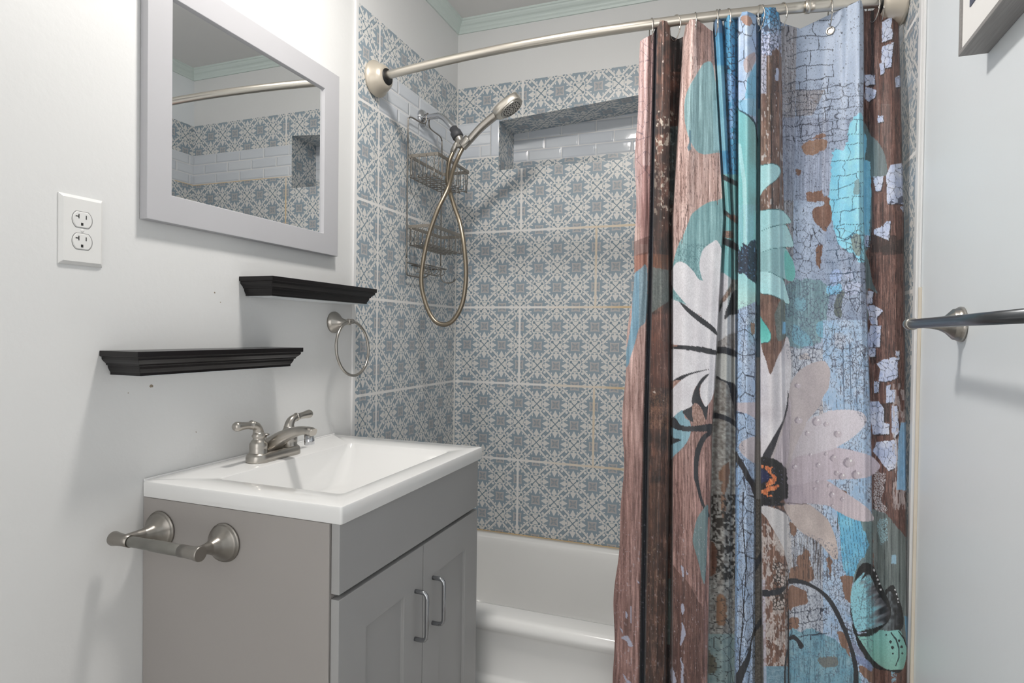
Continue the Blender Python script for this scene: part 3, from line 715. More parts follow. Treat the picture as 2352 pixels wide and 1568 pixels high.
# put more columns where outline spans are wide
wts = np.maximum(np.interp(np.arange(len(ST)-1)+.5, st_t, [s[0][1] for s in ST])*0+np.abs(np.diff([s[0][1] for s in ST])), 5.0)
cum = np.concatenate([[0], np.cumsum(wts)]); tt = np.interp(np.linspace(0, cum[-1], NS), cum, st_t)
def smooth_interp(t, vals):
    vals = np.asarray(vals, float); i = np.clip(np.floor(t).astype(int), 0, len(vals)-2); f = t-i; f = f*f*(3-2*f)
    return vals[i]*(1-f)+vals[i+1]*f
lv = np.array([[np.interp(tt, st_t, [s[0][k] for s in ST])] for k in range(4)])[:, 0, :]     # 4 x NS
dt = smooth_interp(tt, [s[1] for s in ST]); db = smooth_interp(tt, [s[2] for s in ST])
top = np.interp(lv[0], TOP[:, 0], TOP[:, 1])
vv = np.linspace(0, 1, NR)[:, None]
PY = top[None, :]+(1690-top[None, :])*vv                                                     # NR x NS
PX = np.empty_like(PY)
seg = np.clip(np.searchsorted(LV, PY)-1, 0, 2); l0, l1 = LV[seg], LV[seg+1]; ff = (PY-l0)/(l1-l0)
jj = np.broadcast_to(np.arange(NS)[None, :], PY.shape)
PX = lv[seg, jj]*(1-ff)+lv[seg+1, jj]*ff
edge_w = np.exp(-(tt/2.2)**2)[None, :]
PX = PX+edge_w*(4*np.sin(PY*.012+.6)+2.5*np.sin(PY*.031))*np.clip(PY/500, 0, 1)
fall = np.clip((PY-60)/1500, 0, 1); fs = fall*fall*(3-2*fall)
dep = dt[None, :]*(1-fs)+db[None, :]*fs
dep = np.where(dep < 0, dep*(.5+.5*np.clip((PY-top[None, :])/160, 0, 1)), dep)
xm = CAM.x+(PX-1176)*.00113+.0   # rough x for the rod arc
xm = np.clip(ray_at(PX, PY, np.full(PX.size, 1.62))[:, 0].reshape(PX.shape), 0, W)
Ym = rodY(xm)+.006; Ym = Ym*(1-fs)+1.538*fs
sx = np.clip((xm-1.28)/.17, 0, 1); sx = sx*sx*(3-2*sx); Ym = Ym-.075*sx*np.clip((PY-40)/200, 0, 1)*(1-fs*.9)
Yv = Ym-dep
V = ray_at(PX, PY, Yv); V[:, 0] = np.minimum(V[:, 0], W-.006)

# ---- print
def h2(ix, iy, s):
    n = (ix*374761393+iy*668265263+s*982451653) & 0x7fffffff
    n = ((n ^ (n >> 13))*1274126177) & 0x7fffffff
    return ((n ^ (n >> 16)) & 0xffff)/65535.0
def vn(x, y, s=0):
    ix = np.floor(x).astype(np.int64); iy = np.floor(y).astype(np.int64); fx = x-ix; fy = y-iy
    fx = fx*fx*(3-2*fx); fy = fy*fy*(3-2*fy)
    return (h2(ix, iy, s)*(1-fx)+h2(ix+1, iy, s)*fx)*(1-fy)+(h2(ix, iy+1, s)*(1-fx)+h2(ix+1, iy+1, s)*fx)*fy
def fbm(x, y, s=0, o=4):
    r = 0; a = .5; tot = 0
    for k in range(o): r = r+a*vn(x*2**k, y*2**k, s+k*17); tot += a; a *= .55
    return r/tot
def cracks(x, y, s=0):
    """distance to the borders of an irregular cell pattern"""
    ix = np.floor(x).astype(np.int64); iy = np.floor(y).astype(np.int64); d1 = np.full(x.shape, 9.); d2 = np.full(x.shape, 9.)
    for a in (-1, 0, 1):
        for b in (-1, 0, 1):
            cx = ix+a+h2(ix+a, iy+b, s); cy = iy+b+h2(ix+a, iy+b, s+7); d = np.hypot(cx-x, cy-y)
            d2 = np.minimum(d2, np.maximum(d, d1)); d1 = np.minimum(d1, d)
    return d2-d1
x = PX.ravel(); y = PY.ravel()
COL = np.zeros((x.size, 3))
def rgb(*c): return np.array(c, float)
def mixin(mask, c, a=1.0):
    """mask: float weights or bool"""
    k = np.asarray(mask, float)*a
    COL[:] = COL*(1-k[:, None])+(c if np.ndim(c) == 2 else np.asarray(c, float)[None, :])*k[:, None]
def two(f, c0, c1): f = np.clip(f, 0, 1)[:, None]; return np.asarray(c0, float)[None]*(1-f)+np.asarray(c1, float)[None]*f
def smoothpoly(pts, n=5):
    p = [np.array(q, float) for q in pts]; N = len(p); o = []
    for i in range(N):
        a, b, c, d = p[i-1], p[i], p[(i+1) % N], p[(i+2) % N]
        for k in range(n):
            t = k/n; o.append(.5*(2*b+(c-a)*t+(2*a-5*b+4*c-d)*t*t+(3*b-a-3*c+d)*t**3))
    return np.array(o)
def inside(pts, smooth=True, wob=0):
    q = smoothpoly(pts) if smooth else np.array(pts, float)
    m = np.zeros(x.size, bool); bb = (x >= q[:, 0].min()-4) & (x <= q[:, 0].max()+4) & (y >= q[:, 1].min()-4) & (y <= q[:, 1].max()+4)
    xs, ys = x[bb].copy(), y[bb].copy(); r = np.zeros(xs.size, bool)
    if wob:
        xo, yo = xs.copy(), ys.copy()
        xs = xo+(fbm(xo*.12, yo*.12, 91, 3)-.5)*wob; ys = yo+(fbm(xo*.12, yo*.12, 57, 3)-.5)*wob
    for i in range(len(q)):
        (x0, y0), (x1, y1) = q[i-1], q[i]
        if y0 == y1: continue
        c = ((y0 > ys) != (y1 > ys)) & (xs < (x1-x0)*(ys-y0)/(y1-y0)+x0)
        r ^= c
    m[bb] = r; return m
def Z(kx, ky, *p):
    """points read off an enlargement with its corner at (kx, ky)"""
    return [(kx+a/5.228, ky+b/5.228) for a, b in p]
A = lambda *p: Z(1440, 0, *p); B = lambda *p: Z(1760, 0, *p); Cc = lambda *p: Z(1440, 280, *p); Dd = lambda *p: Z(1760, 280, *p)
Ee = lambda *p: Z(1420, 540, *p); Ff = lambda *p: Z(1740, 540, *p); Gg = lambda *p: Z(1420, 800, *p); Hh = lambda *p: Z(1740, 800, *p)
Ii = lambda *p: Z(1400, 1060, *p); Jj = lambda *p: Z(1740, 1060, *p); Kk = lambda *p: Z(1400, 1268, *p); Ll = lambda *p: Z(1740, 1268, *p)
# station lines as functions of height, to know which fold a point of cloth belongs to
def line(*xs): return np.interp(y, LV, xs)
sA1 = line(1503, 1493, 1478, 1466); sB0 = line(1509, 1501, 1490, 1479); sB1 = line(1541, 1538, 1540, 1528); sC0 = line(1571, 1544, 1544, 1540); sC1 = line(1638, 1664, 1636, 1622)
sD1 = line(1661, 1682, 1686, 1678); sF0 = line(1693, 1694, 1691, 1686); sF1 = line(1742, 1740, 1736, 1732); sG0 = line(1747, 1745, 1746, 1755); sG1 = line(1794, 1800, 1808, 1813); sH1 = line(1984, 1984, 2001, 2008)
g1 = fbm(x*.30, y*.012, 1, 4); g2 = fbm(x*.75, y*.025, 2, 3); sp = vn(x*.55, y*.45, 5); sp2 = vn(x*.33, y*.30, 8); big = fbm(x*.02, y*.012, 3, 4); mid = fbm(x*.06, y*.05, 4, 4); fine = vn(x*.9, y*.9, 11)
gr = g1*.6+g2*.4
gr = (gr-.5)*1.8+.5; mid = np.clip((mid-.5)*1.5+.5, 0, 1); big = np.clip((big-.5)*1.6+.5, 0, 1)
# A / C : pinkish wood
low = np.clip((y-650)/500, 0, 1)
woodp = two((gr-.15)*1.35, (150, 118, 110), (222, 196, 190))*(1-low[:, None])+two((gr-.15)*1.35, (112, 80, 74), (190, 150, 143))*low[:, None]
COL[:] = woodp*(1-.12*(big[:, None]-.5))
mixin((sp > .86) & (gr < .5), (92, 66, 62), .4)
Am = x < sA1
mixin(Am & (y < 520), two((gr-.15)*1.35, (150, 112, 108), (216, 192, 194)), .8)
mixin(Am & (x > line(1484, 1472, 1455, 1440)) & (y > 380) & (y < 560), two(gr, (120, 78, 74), (186, 138, 134)), .7)
mixin(Am & inside(Ee((180, 250), (350, 200), (350, 390), (190, 470)), False), two(gr, (130, 78, 62), (176, 118, 98)), .85)
mixin(Am & inside([(1440, 560), (1495, 540), (1495, 582), (1440, 590)], False), (92, 64, 60), .5)
blA = Am & inside(Ee((190, 480), (260, 410), (345, 390), (340, 980), (250, 1120), (200, 1300), (150, 1450), (120, 1560), (60, 1560), (150, 1100), (172, 700)), True)
mixin(blA, two(gr, (88, 128, 150), (140, 178, 198)), .92); mixin(blA & (x > line(1478, 1470, 1464, 1450)), two(sp, (110, 125, 132), (150, 160, 166)), .6)
cr = cracks(x*.05, y*.035, 31); mixin(Am & (cr < .035) & (y < 420), (92, 78, 90), .6)
# dark seam line between A and B
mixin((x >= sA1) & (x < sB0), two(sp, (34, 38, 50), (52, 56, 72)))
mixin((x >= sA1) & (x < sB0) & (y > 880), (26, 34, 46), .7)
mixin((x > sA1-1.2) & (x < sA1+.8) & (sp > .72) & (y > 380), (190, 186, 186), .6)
# B : bark
Bm = (x >= sB0) & (x < sC0)
bark = two((gr*.6+mid*.6-.32)*1.7, (40, 30, 26), (124, 84, 68)); mixin(Bm, bark)
pf2 = np.clip((big-.42)*5, 0, 1)*np.clip((mid-.40)*5, 0, 1); mixin(Bm & (y < 560), two(gr, (104, 62, 46), (160, 104, 84)), .55*pf2)
for lo, hi, th, cc_ in ((0, 240, .86, (196, 182, 176)), (255, 520, .66, (196, 190, 178)), (520, 650, .86, (176, 160, 140)), (770, 920, .88, (205, 196, 188)), (1240, 1370, .80, (188, 172, 140)), (1440, 1700, .86, (180, 160, 130))):
    mixin(Bm & (y > lo) & (y < hi) & (vn(x*.22, y*.16, 21)*.6+vn(x*.5, y*.4, 22)*.4 > th-.06) & (mid > .42), cc_, .9)
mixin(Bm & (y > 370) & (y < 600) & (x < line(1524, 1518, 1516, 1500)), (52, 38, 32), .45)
mixin(Bm & inside(Ee((385, 215), (610, 240), (610, 420), (385, 380)), False), two(gr, (96, 58, 38), (150, 98, 68)), .85)
mixin(Bm & inside(Ee((385, 380), (610, 420), (610, 790), (385, 940)), False), two(sp*.5+gr*.5, (70, 80, 80), (132, 140, 138)), .9)
mixin(Bm & (y > 720) & (y < 890), two(gr, (84, 48, 38), (140, 88, 72)), .6)
mixin(Bm & (y > 900) & (y < 985) & (sp > .55), (150, 112, 84), .5)
mixin(Bm & (y > 1110), two(gr*.7+mid*.3, (62, 44, 36), (128, 92, 74)), .6)
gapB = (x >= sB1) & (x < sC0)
mixin(gapB & (y < 165), (24, 18, 18), .8); mixin(gapB & (y > 290) & (y < 470), two(sp, (56, 80, 86), (96, 128, 136)), .6)  # gap painted near black at top and bottom, recess shade put into the print
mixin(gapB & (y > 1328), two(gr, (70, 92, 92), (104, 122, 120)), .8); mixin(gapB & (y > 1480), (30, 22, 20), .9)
# C : blue translucent blobs
Cm = (x >= sC0) & (x <= sC1+3)
topc = Cm & (y < 150) & (x > line(1600, 1600, 1600, 1600)); mixin(topc, two(gr*.6+sp*.4, (92, 68, 62), (160, 128, 122)), .7)
mixin(Cm & inside([(1619, 144), (1608, 157), (1597, 176), (1585, 195), (1576, 216), (1572, 239), (1572, 268), (1574, 285), (1580, 309), (1591, 334), (1603, 349), (1618, 354.6), (1641, 351), (1666, 343), (1668, 280), (1646, 200), (1636, 146)]), two(gr*1.1-.1, (92, 126, 132), (160, 194, 200)), .93)
mixin(Cm & (x > line(1636, 1640, 1640, 1640)) & (y > 230) & (y < 345), (152, 186, 194), .55)
mixin(inside(Cc((745, 95), (770, 95), (770, 330), (740, 350), (722, 310), (750, 240)), False), (86, 120, 134), .8)
bl2 = Cm & inside([(1668, 463.6), (1643, 461), (1624, 466), (1604, 479), (1589, 492), (1581.5, 509.5), (1572, 534), (1558, 563), (1552, 580), (1546, 605), (1536, 640), (1530, 690), (1552, 700), (1600, 720), (1664, 640), (1664, 560)])
mixin(bl2, two(gr*1.1-.1, (96, 138, 144), (156, 192, 196)), .95)
mixin(bl2 & (sp > .62) & (y > 560), (78, 112, 118), .55)
mixin(Cm & (np.abs(x-line(1655, 1647, 1640, 1640)) < 1.0) & (y > 345) & (y < 470), (92, 68, 62), .7)
mixin(Cm & (np.abs(x-line(1600, 1572, 1560, 1560)-(y-520)*-.12) < .9) & (y > 470) & (y < 560), (88, 64, 60), .8)
# white painted flower on C
WH = (206, 204, 210)
shade = two(fbm(x*.03, y*.02, 41, 3), (196, 193, 199), (216, 216, 220))
petal = lambda *p, **k: mixin(inside(p[0]), shade, 1)
wreg = inside(Ee((1180, 60), (1120, 90), (1040, 150), (995, 230), (975, 370), (1000, 500), (1020, 550), (1060, 600), (1270, 600), (1268, 480), (1255, 250), (1230, 140)))
wreg |= inside(Ee((740, 320), (690, 340), (640, 420), (622, 520), (650, 620), (720, 720), (800, 810), (900, 900), (1050, 1010), (1200, 1180), (1290, 700), (1260, 480), (1010, 550), (900, 430), (810, 340)))
wreg |= inside(Ee((560, 745), (640, 765), (720, 795), (830, 840), (1000, 980), (1260, 700), (1225, 1150), (1190, 1400), (1100, 1370), (900, 1330), (740, 1318), (560, 1300)), False)
wreg |= inside(Ee((560, 1362), (750, 1370), (910, 1385), (1030, 1415), (1200, 1432), (1180, 1700), (1100, 1765), (880, 1800), (700, 1860), (560, 1905)), False)
wreg |= inside(Gg((1095, 270), (960, 285), (850, 325), (760, 385), (660, 480), (600, 580), (560, 700), (560, 880), (640, 840), (700, 790), (800, 740), (890, 680), (885, 600), (920, 480), (1000, 370)))
wreg |= inside(Gg((1150, 290), (1090, 310), (1040, 350), (990, 450), (985, 560), (1010, 630), (1050, 700), (1110, 630), (1145, 540), (1175, 400)))
CR = (x >= sC0-2) & (x < sC1+.8)
mixin(wreg & CR, shade)
mixin(CR & inside(Gg((600, 400), (650, 385), (760, 378), (700, 430), (640, 500), (600, 560)), False), two(sp, (140, 104, 92), (190, 160, 150)))
mixin(CR & inside(Ee((605, 1305), (735, 1320), (690, 1338), (612, 1350)), False), (150, 112, 100))
mixin(CR & inside(Gg((560, 850), (640, 845), (720, 770), (780, 745), (800, 830), (860, 880), (870, 1000), (820, 1130), (700, 1260), (560, 1340))), two(gr, (112, 146, 160), (150, 184, 196)))
INK = two(sp, (40, 42, 48), (50, 53, 60))
for q in (Ee((735, 803), (800, 836), (880, 900), (1000, 985), (1130, 1085), (1175, 1140), (1190, 1205), (1100, 1135), (960, 1035), (860, 950), (800, 890)),
          Ee((600, 1357), (700, 1335), (740, 1318), (900, 1330), (1030, 1345), (1180, 1388), (1180, 1434), (1030, 1415), (910, 1388), (750, 1372)),
          Gg((1100, 248), (960, 270), (840, 300), (740, 335), (645, 397), (700, 380), (760, 375), (850, 322), (960, 287)),
          Gg((1095, 305), (1020, 340), (950, 430), (900, 540), (882, 640), (890, 690), (775, 750), (800, 800), (850, 860), (905, 882), (888, 800), (890, 700), (930, 655), (1000, 720), (1050, 862), (1070, 780), (1078, 680), (1050, 700), (1010, 640), (978, 540), (990, 440)),
          Gg((560, 880), (620, 860), (660, 822), (700, 850), (755, 920), (900, 932), (1130, 905), (1130, 988), (900, 997), (760, 987), (680, 965), (560, 900)),
          Gg((560, 1000), (620, 1015), (660, 1070), (760, 1095), (690, 1130), (635, 1157), (560, 1150))):
    mixin(inside(q) & CR, INK)
mixin(CR & inside(Gg((1120, 975), (1080, 995), (1000, 1060), (940, 1180), (915, 1300), (905, 1420), (910, 1568), (935, 1640), (975, 1800), (1020, 1920), (1075, 2025), (1095, 1990), (1035, 1870), (995, 1740), (965, 1568), (962, 1420), (975, 1300), (1008, 1180), (1060, 1080), (1120, 1030))), INK)
mixin(CR & inside(Gg((890, 690), (930, 655), (1000, 725), (1050, 865), (1000, 920), (905, 920), (888, 800)), False) & ~inside(Gg((890, 690), (775, 750), (850, 860), (905, 882), (890, 800)), False), two(sp, (138, 106, 94), (188, 156, 146)))
mixin(CR & inside(Ii((1180, 520), (1110, 590), (1050, 690), (1010, 850), (1000, 960), (1030, 1080), (1060, 1180), (1090, 1300), (1110, 1400), (1150, 1420), (1180, 700)), True), two(gr, (98, 122, 126), (128, 152, 156)), .92)
mixin(CR & inside(Kk((740, 180), (830, 240), (960, 390), (1060, 580), (1110, 720), (1110, 1568), (720, 1568), (740, 800)), True), two(gr*.7+mid*.3, (70, 46, 42), (128, 92, 82)), .8)
for q in (Kk((860, 170), (885, 180), (895, 290), (870, 270)), Kk((925, 210), (945, 260), (930, 270)), Kk((865, 620), (900, 640), (890, 740), (865, 730)), Kk((870, 830), (910, 940), (890, 1060), (850, 1110), (860, 960)), Kk((740, 1380), (790, 1480), (800, 1568), (740, 1568)), Kk((850, 1260), (890, 1380), (880, 1568), (850, 1568), (865, 1420)), Kk((130, 910), (160, 950), (150, 970)), Kk((140, 1030), (210, 1000), (270, 1090), (275, 1135), (230, 1130), (190, 1060)), Kk((195, 710), (220, 740), (215, 790), (200, 790)), Kk((255, 610), (268, 700), (265, 840), (250, 760)), Kk((335, 345), (355, 365), (345, 385)), Kk((160, 1440), (190, 1490), (250, 1568), (215, 1568), (170, 1500))):
    mixin(inside(q, True, 5), (172, 178, 198), .9)
mixin((x < sC1) & (y > 1190) & (vn(x*.5, y*.18, 61) > .90), (178, 172, 180), .6)
# recess between C and F
Rm = (x > sC1) & (x < sF0)
mixin(Rm, two(gr*.5+mid*.5, (44, 118, 158), (120, 176, 204)))
mixin(Rm & (y < 75) & (x < sD1), (96, 118, 146), .8)
ck = cracks(x*.085, y*.075, 71); mixin(Rm & (ck < .05) & (y < 400) & (x > line(1662, 1676, 1676, 1676)), (34, 44, 66), .85)
mixin(Rm & (y > 165) & (y < 320) & (x > line(1662, 1676, 1676, 1676)) & (mid > .42), two(sp, (128, 152, 196), (168, 184, 214)), .6); mixin(Rm & (ck < .085) & (y < 400) & (y > 60) & (x > line(1662, 1674, 1676, 1676)), (34, 44, 66), .8)
mixin(Rm & (x <= sD1) & (y > 150) & (y < 345), (148, 182, 186), .55)
mixin(Rm & (y > 400) & (y < 665), two(gr, (98, 156, 160), (136, 186, 190)))
mixin(Rm & (y > 400) & (y < 660) & (x > line(1676, 1679, 1680, 1680)), (112, 150, 152), .7)
for q in ([(1660, 400), (1700, 420), (1700, 432), (1660, 412)], [(1660, 478), (1700, 510), (1700, 520), (1660, 490)], [(1660, 545), (1682, 552), (1700, 566), (1700, 580), (1660, 560)]): mixin(Rm & inside(q, False), (44, 44, 50), .95)
mixin(Rm & inside([(1660, 494), (1684, 492), (1700, 500), (1690, 512), (1660, 488)], False), (140, 98, 82), .8); mixin(Rm & inside([(1660, 530), (1682, 530), (1684, 548), (1660, 545)], False), two(sp, (96, 66, 54), (170, 140, 128)))
mixin(Rm & (y > 642) & (y < 1700), two(fbm(x*.2, y*.2, 81, 3)*1.6-.3, (104, 100, 96), (168, 170, 168)))
rw = Rm & inside(Ee((1190, 430), (1262, 452), (1350, 510), (1362, 545), (1345, 600), (1280, 700), (1215, 800), (1180, 800)), False); mixin(rw, (192, 192, 198))  # petals inside the recess get a greyer white, their shade put into the colour
mixin(Rm & inside(Ee((1190, 930), (1250, 780), (1300, 690), (1440, 660), (1440, 1175), (1330, 1190), (1190, 1290)), False), (186, 188, 192))
mixin(Rm & inside(Ee((1250, 760), (1300, 690), (1345, 620), (1360, 640), (1340, 720), (1280, 790), (1230, 830)), False), two(sp, (100, 76, 66), (170, 150, 140)))
mixin(Rm & inside(Ee((1370, 690), (1440, 665), (1440, 920), (1340, 960), (1280, 1012), (1285, 930), (1330, 810)), True), INK); mixin(Rm & inside(Ee((1195, 900), (1250, 790), (1245, 860), (1200, 960)), False), INK)
mixin(Rm & inside(Ee((1180, 1290), (1330, 1190), (1440, 1170), (1440, 1400), (1300, 1345), (1180, 1338)), False), two(sp, (120, 116, 112), (168, 166, 168)))
mixin(Rm & inside(Ee((1160, 1345), (1240, 1338), (1320, 1350), (1440, 1405), (1440, 1475), (1290, 1425), (1160, 1412)), True), INK)
mixin(Rm & inside(Gg((1140, 60), (1270, 65), (1440, 112), (1440, 440), (1380, 430), (1250, 380), (1150, 320)), False), (172, 174, 172))
mixin(Rm & inside(Gg((1130, 305), (1160, 310), (1250, 370), (1330, 400), (1400, 430), (1425, 560), (1425, 860), (1405, 850), (1390, 780), (1380, 680), (1350, 560), (1315, 430), (1200, 370)), True), INK)
mixin(Rm & inside(Gg((1110, 765), (1180, 772), (1260, 792), (1340, 830), (1430, 890), (1430, 950), (1400, 940), (1320, 880), (1220, 847), (1110, 832)), True), INK)
mixin(Rm & inside(Ii((1310, 150), (1430, 0), (1440, 220), (1380, 400), (1400, 480), (1380, 700), (1340, 600), (1340, 420), (1350, 260)), True, 8), two(gr, (104, 74, 56), (144, 108, 84)), .9)
mixin(Rm & (y > 1135) & (y < 1330) & (vn(x*.25, y*.22, 83) > .48), (40, 36, 30), .9)
mixin(Rm & inside(Ii((1150, 960), (1270, 1000), (1290, 1300), (1200, 1380), (1120, 1380), (1140, 1100)), True, 8), two(gr, (92, 58, 42), (128, 84, 62)), .9)
mixin(Rm & inside(Kk((1300, 510), (1360, 505), (1400, 600), (1390, 860), (1300, 870), (1280, 760), (1290, 600)), True, 5), (134, 96, 68), .9)
mixin(Rm & (y > 1455), two(fbm(x*.1, y*.1, 85, 3), (110, 134, 138), (150, 166, 166)), .9); mixin(Rm & inside(Kk((1120, 1060), (1200, 1200), (1280, 1300), (1270, 1440), (1150, 1440), (1120, 1300)), True, 6), (96, 92, 80), .9)
ck2 = cracks(x*.05, y*.045, 72); mixin(Rm & (ck2 < .05) & (y > 1300), (36, 40, 42), .8)
# F
Fm = (x >= sF0) & (x < sF1)
mixin(Fm, two(big*.5+mid*.6-.05, (148, 174, 206), (204, 214, 228))); bz = np.clip((line(1712, 1706, 1706, 1700)-x)/14, 0, 1); mixin(Fm, (124, 166, 210), .42*bz*np.clip((y-600)/80, 0, 1))
ck3 = cracks(x*.045, y*.022, 73); ckf = cracks(x*.16, y*.13, 74)
mixin(Fm & (ck3 < .045), (44, 52, 70), .85); mixin(Fm & (ckf < .09) & (mid > .52) & (y > 640), (70, 82, 110), .6); mixin(Fm & (sp > .84) & (y > 640), (70, 84, 112), .5)
mixin(Fm & (y < 60) & (x > 1700) & (x < 1728) & inside([(1702, 40), (1716, 34), (1728, 48), (1722, 60), (1706, 54)], True, 6), (176, 138, 122)); mixin(Fm & (y < 36), (112, 150, 190), .6)
mixin(Fm & inside(A((1500, 640), (1540, 640), (1530, 760), (1440, 880), (1400, 780), (1420, 700)), True, 4), (178, 160, 158), .8)
mixin(Fm & inside(A((1560, 740), (1560, 1180), (1420, 1190), (1440, 960), (1500, 840)), False, 4), (120, 180, 208), .85); mixin(Fm & inside(A((1340, 1200), (1560, 1180), (1560, 1400), (1330, 1350)), False), (120, 180, 206), .6)
tealF = Fm & inside([(1690, 258), (1700, 257), (1712, 263), (1725, 275), (1736, 300), (1746, 420), (1746, 640), (1690, 640), (1688, 400)]); mixin(tealF, two(np.clip((x-1695)/45, 0, 1), (122, 184, 188), (138, 182, 186)))
mixin(tealF & (x > np.interp(y, [300, 340, 420, 520, 560], [1696, 1702, 1713, 1716, 1714])-8) & (x < np.interp(y, [300, 340, 420, 520, 560], [1696, 1702, 1713, 1716, 1714])+1) & (y > 330), (176, 212, 216), .75)
mixin(Fm & ~tealF & inside([(1690, 254), (1700, 253), (1713, 259), (1727, 271), (1738, 297), (1746, 420), (1690, 420)]), (30, 70, 84), .9)
mixin(tealF & (y > 470) & (gr > .5), (150, 190, 205), .5)
ctr = Fm & inside(Ee((1435, 130), (1470, 190), (1500, 90), (1540, 120), (1600, 70), (1660, 110), (1660, 620), (1560, 515), (1500, 470), (1425, 450)), True, 10); mixin(ctr, two(sp, (26, 36, 52), (52, 70, 92))); mixin(ctr & (sp2 > .80), (104, 138, 172), .8)
mixin(Fm & inside(Ee((1400, 462), (1470, 475), (1540, 505), (1600, 545), (1670, 610), (1670, 770), (1620, 810), (1560, 842), (1490, 868), (1400, 872))), two(np.clip((y-625)/70, 0, 1), (150, 198, 204), (180, 216, 214)))
mixin(Fm & inside(Ee((1590, 1050), (1640, 1055), (1640, 1180), (1605, 1200), (1588, 1130)), False), (168, 124, 104), .9)
mixin(Fm & inside(Gg((1380, 650), (1660, 645), (1660, 850), (1560, 790), (1380, 735)), False), (186, 180, 188)); mixin(Fm & inside(Gg((1660, 1075), (1520, 1095), (1455, 1150), (1450, 1200), (1490, 1270), (1560, 1330), (1660, 1365)), True), (188, 182, 188))
mixin(Fm & inside(Gg((1380, 1200), (1420, 1235), (1450, 1290), (1510, 1380), (1560, 1480), (1610, 1568), (1660, 1640), (1700, 1760), (1710, 1900), (1640, 1800), (1590, 1650), (1530, 1568), (1480, 1450), (1420, 1370), (1380, 1290))), INK)
mixin(Fm & inside(Kk((1760, 870), (1720, 950), (1690, 1080), (1650, 1230), (1570, 1370), (1500, 1490), (1440, 1600), (1460, 1800), (1560, 1640), (1630, 1450), (1690, 1280), (1710, 1080), (1760, 960))), INK)
mixin(Fm & (y > 1130) & (np.abs(x-np.interp(y, [1130, 1200, 1300, 1400, 1500, 1700], [1707, 1706, 1714, 1708, 1700, 1690])) < 1.3), (30, 34, 46), .9); mixin(Fm & (y > 1240) & (np.abs(x-np.interp(y, [1240, 1300, 1340, 1420, 1500], [1716, 1714, 1704, 1710, 1698])) < .9), (40, 44, 58), .9)
mixin(Fm & (y > 1120) & (x < line(1700, 1700, 1700, 1688)), (104, 146, 190), .5)
# gap F/G
Gp = (x >= sF1) & (x < sG0); mixin(Gp, two(gr, (70, 92, 104), (120, 136, 144))); mixin(Gp & (y > 820) & (y < 1145), (150, 146, 142)); mixin(Gp & (y > 1145), two(sp, (84, 78, 70), (140, 134, 126)))
mixin(Gp & (y > 250) & (y < 700), (118, 160, 164), .7); mixin(Gp & (y < 250), (40, 90, 130), .6)
mixin(((x >= sF1) & (x < sG0+2)) & inside(Kk((1850, -40), (1810, 0), (1760, 90), (1715, 260), (1715, 330), (1770, 200), (1860, 40)), False), INK, .9); mixin(((x >= sF1) & (x < sG0+2)) & inside(Kk((1870, 730), (1780, 830), (1700, 960), (1700, 1080), (1760, 950), (1870, 810)), False), INK, .9)
# G
Gm = (x >= sG0) & (x < sG1)
mixin(Gm, two(gr*.7+mid*.4-.1, (84, 58, 48), (168, 134, 118))); ck4 = cracks(x*.13, y*.10, 75)
capw = Gm & (y < 128+14*(mid-.5)*4); mixin(capw, two(np.clip((y-30)/50+(sp-.5)*.8, 0, 1), (70, 140, 182), (178, 184, 206))); mixin(capw & (ck4 < .16), (40, 46, 62), .75); mixin(capw & (sp > .74), (54, 70, 96), .6)
mixin(Gm & (y >= 128) & (y < 215) & (x < line(1762, 1760, 1760, 1760)), two(sp, (150, 160, 184), (190, 194, 210)), .8); mixin(Gm & (y > 128) & (y < 215) & (ck4 < .08), (50, 44, 44), .8)
mixin(Gm & (y > 128) & (y < 300) & (x > 1760) & (x < 1778), two(gr, (78, 58, 46), (112, 86, 68)), .8); mixin(Gm & inside(A((1790, 820), (1820, 840), (1820, 960), (1780, 960)), True, 5), (170, 180, 204), .9)
mixin(Gm & (y > 215) & (y < 480) & (vn(x*.3, y*.12, 92) > .80), (190, 186, 186), .85); mixin(Gm & (y > 215) & (np.abs(x-1772-(y-300)*.01) < 1.2) & (y < 480), (44, 34, 30), .8)
mixin(Gm & (y > 860), two(gr, (98, 66, 52), (170, 128, 108)), .55); fl2 = vn(x*.14, y*.07, 93)*.6+vn(x*.4, y*.25, 94)*.4
mixin(Gm & (y > 1200) & (fl2 > .50), two(sp, (168, 158, 154), (206, 200, 198)), .92); mixin(Gm & (y > 1290) & (y < 1400) & (ck4 < .2) & (x > 1775), (44, 38, 34), .8)
mixin(Gm & (y > 1530), two(sp, (88, 130, 152), (150, 180, 196)), .9); mixin(Gm & (y > 1330) & (x < line(1752, 1752, 1752, 1763)), (182, 182, 200), .6)
TEAL = lambda d: two(np.clip((x-1746)/60, 0, 1)*.6+.4*vn(x*.03, y*.03, 95), np.array((156, 198, 203))-d, np.array((178, 210, 214))-d)
GH = (x >= sG0) & (x < 1900)
def petal_o(q, colr, oc=(52, 104, 112), ow=1.6):
    q = smoothpoly(q); cxy = q.mean(0); m2 = inside([tuple(p+(p-cxy)/max(1, np.hypot(*(p-cxy)))*ow) for p in q], False) & GH; mixin(m2, oc, .9); mixin(inside([tuple(p) for p in q], False) & GH, colr)
petal_o(Cc((1580, 560), (1640, 520), (1700, 508), (1780, 510), (1832, 550), (1842, 610), (1790, 690), (1700, 760), (1630, 830), (1580, 900)), TEAL(0))
petal_o(Ff((20, 410), (150, 440), (250, 480), (310, 540), (340, 640), (380, 740), (382, 810), (340, 820), (270, 760), (160, 712), (20, 672)), TEAL(-8))
petal_o(Ff((20, 195), (150, 155), (320, 150), (390, 240), (440, 350), (452, 480), (420, 552), (340, 530), (250, 490), (150, 440), (20, 415)), TEAL(20))
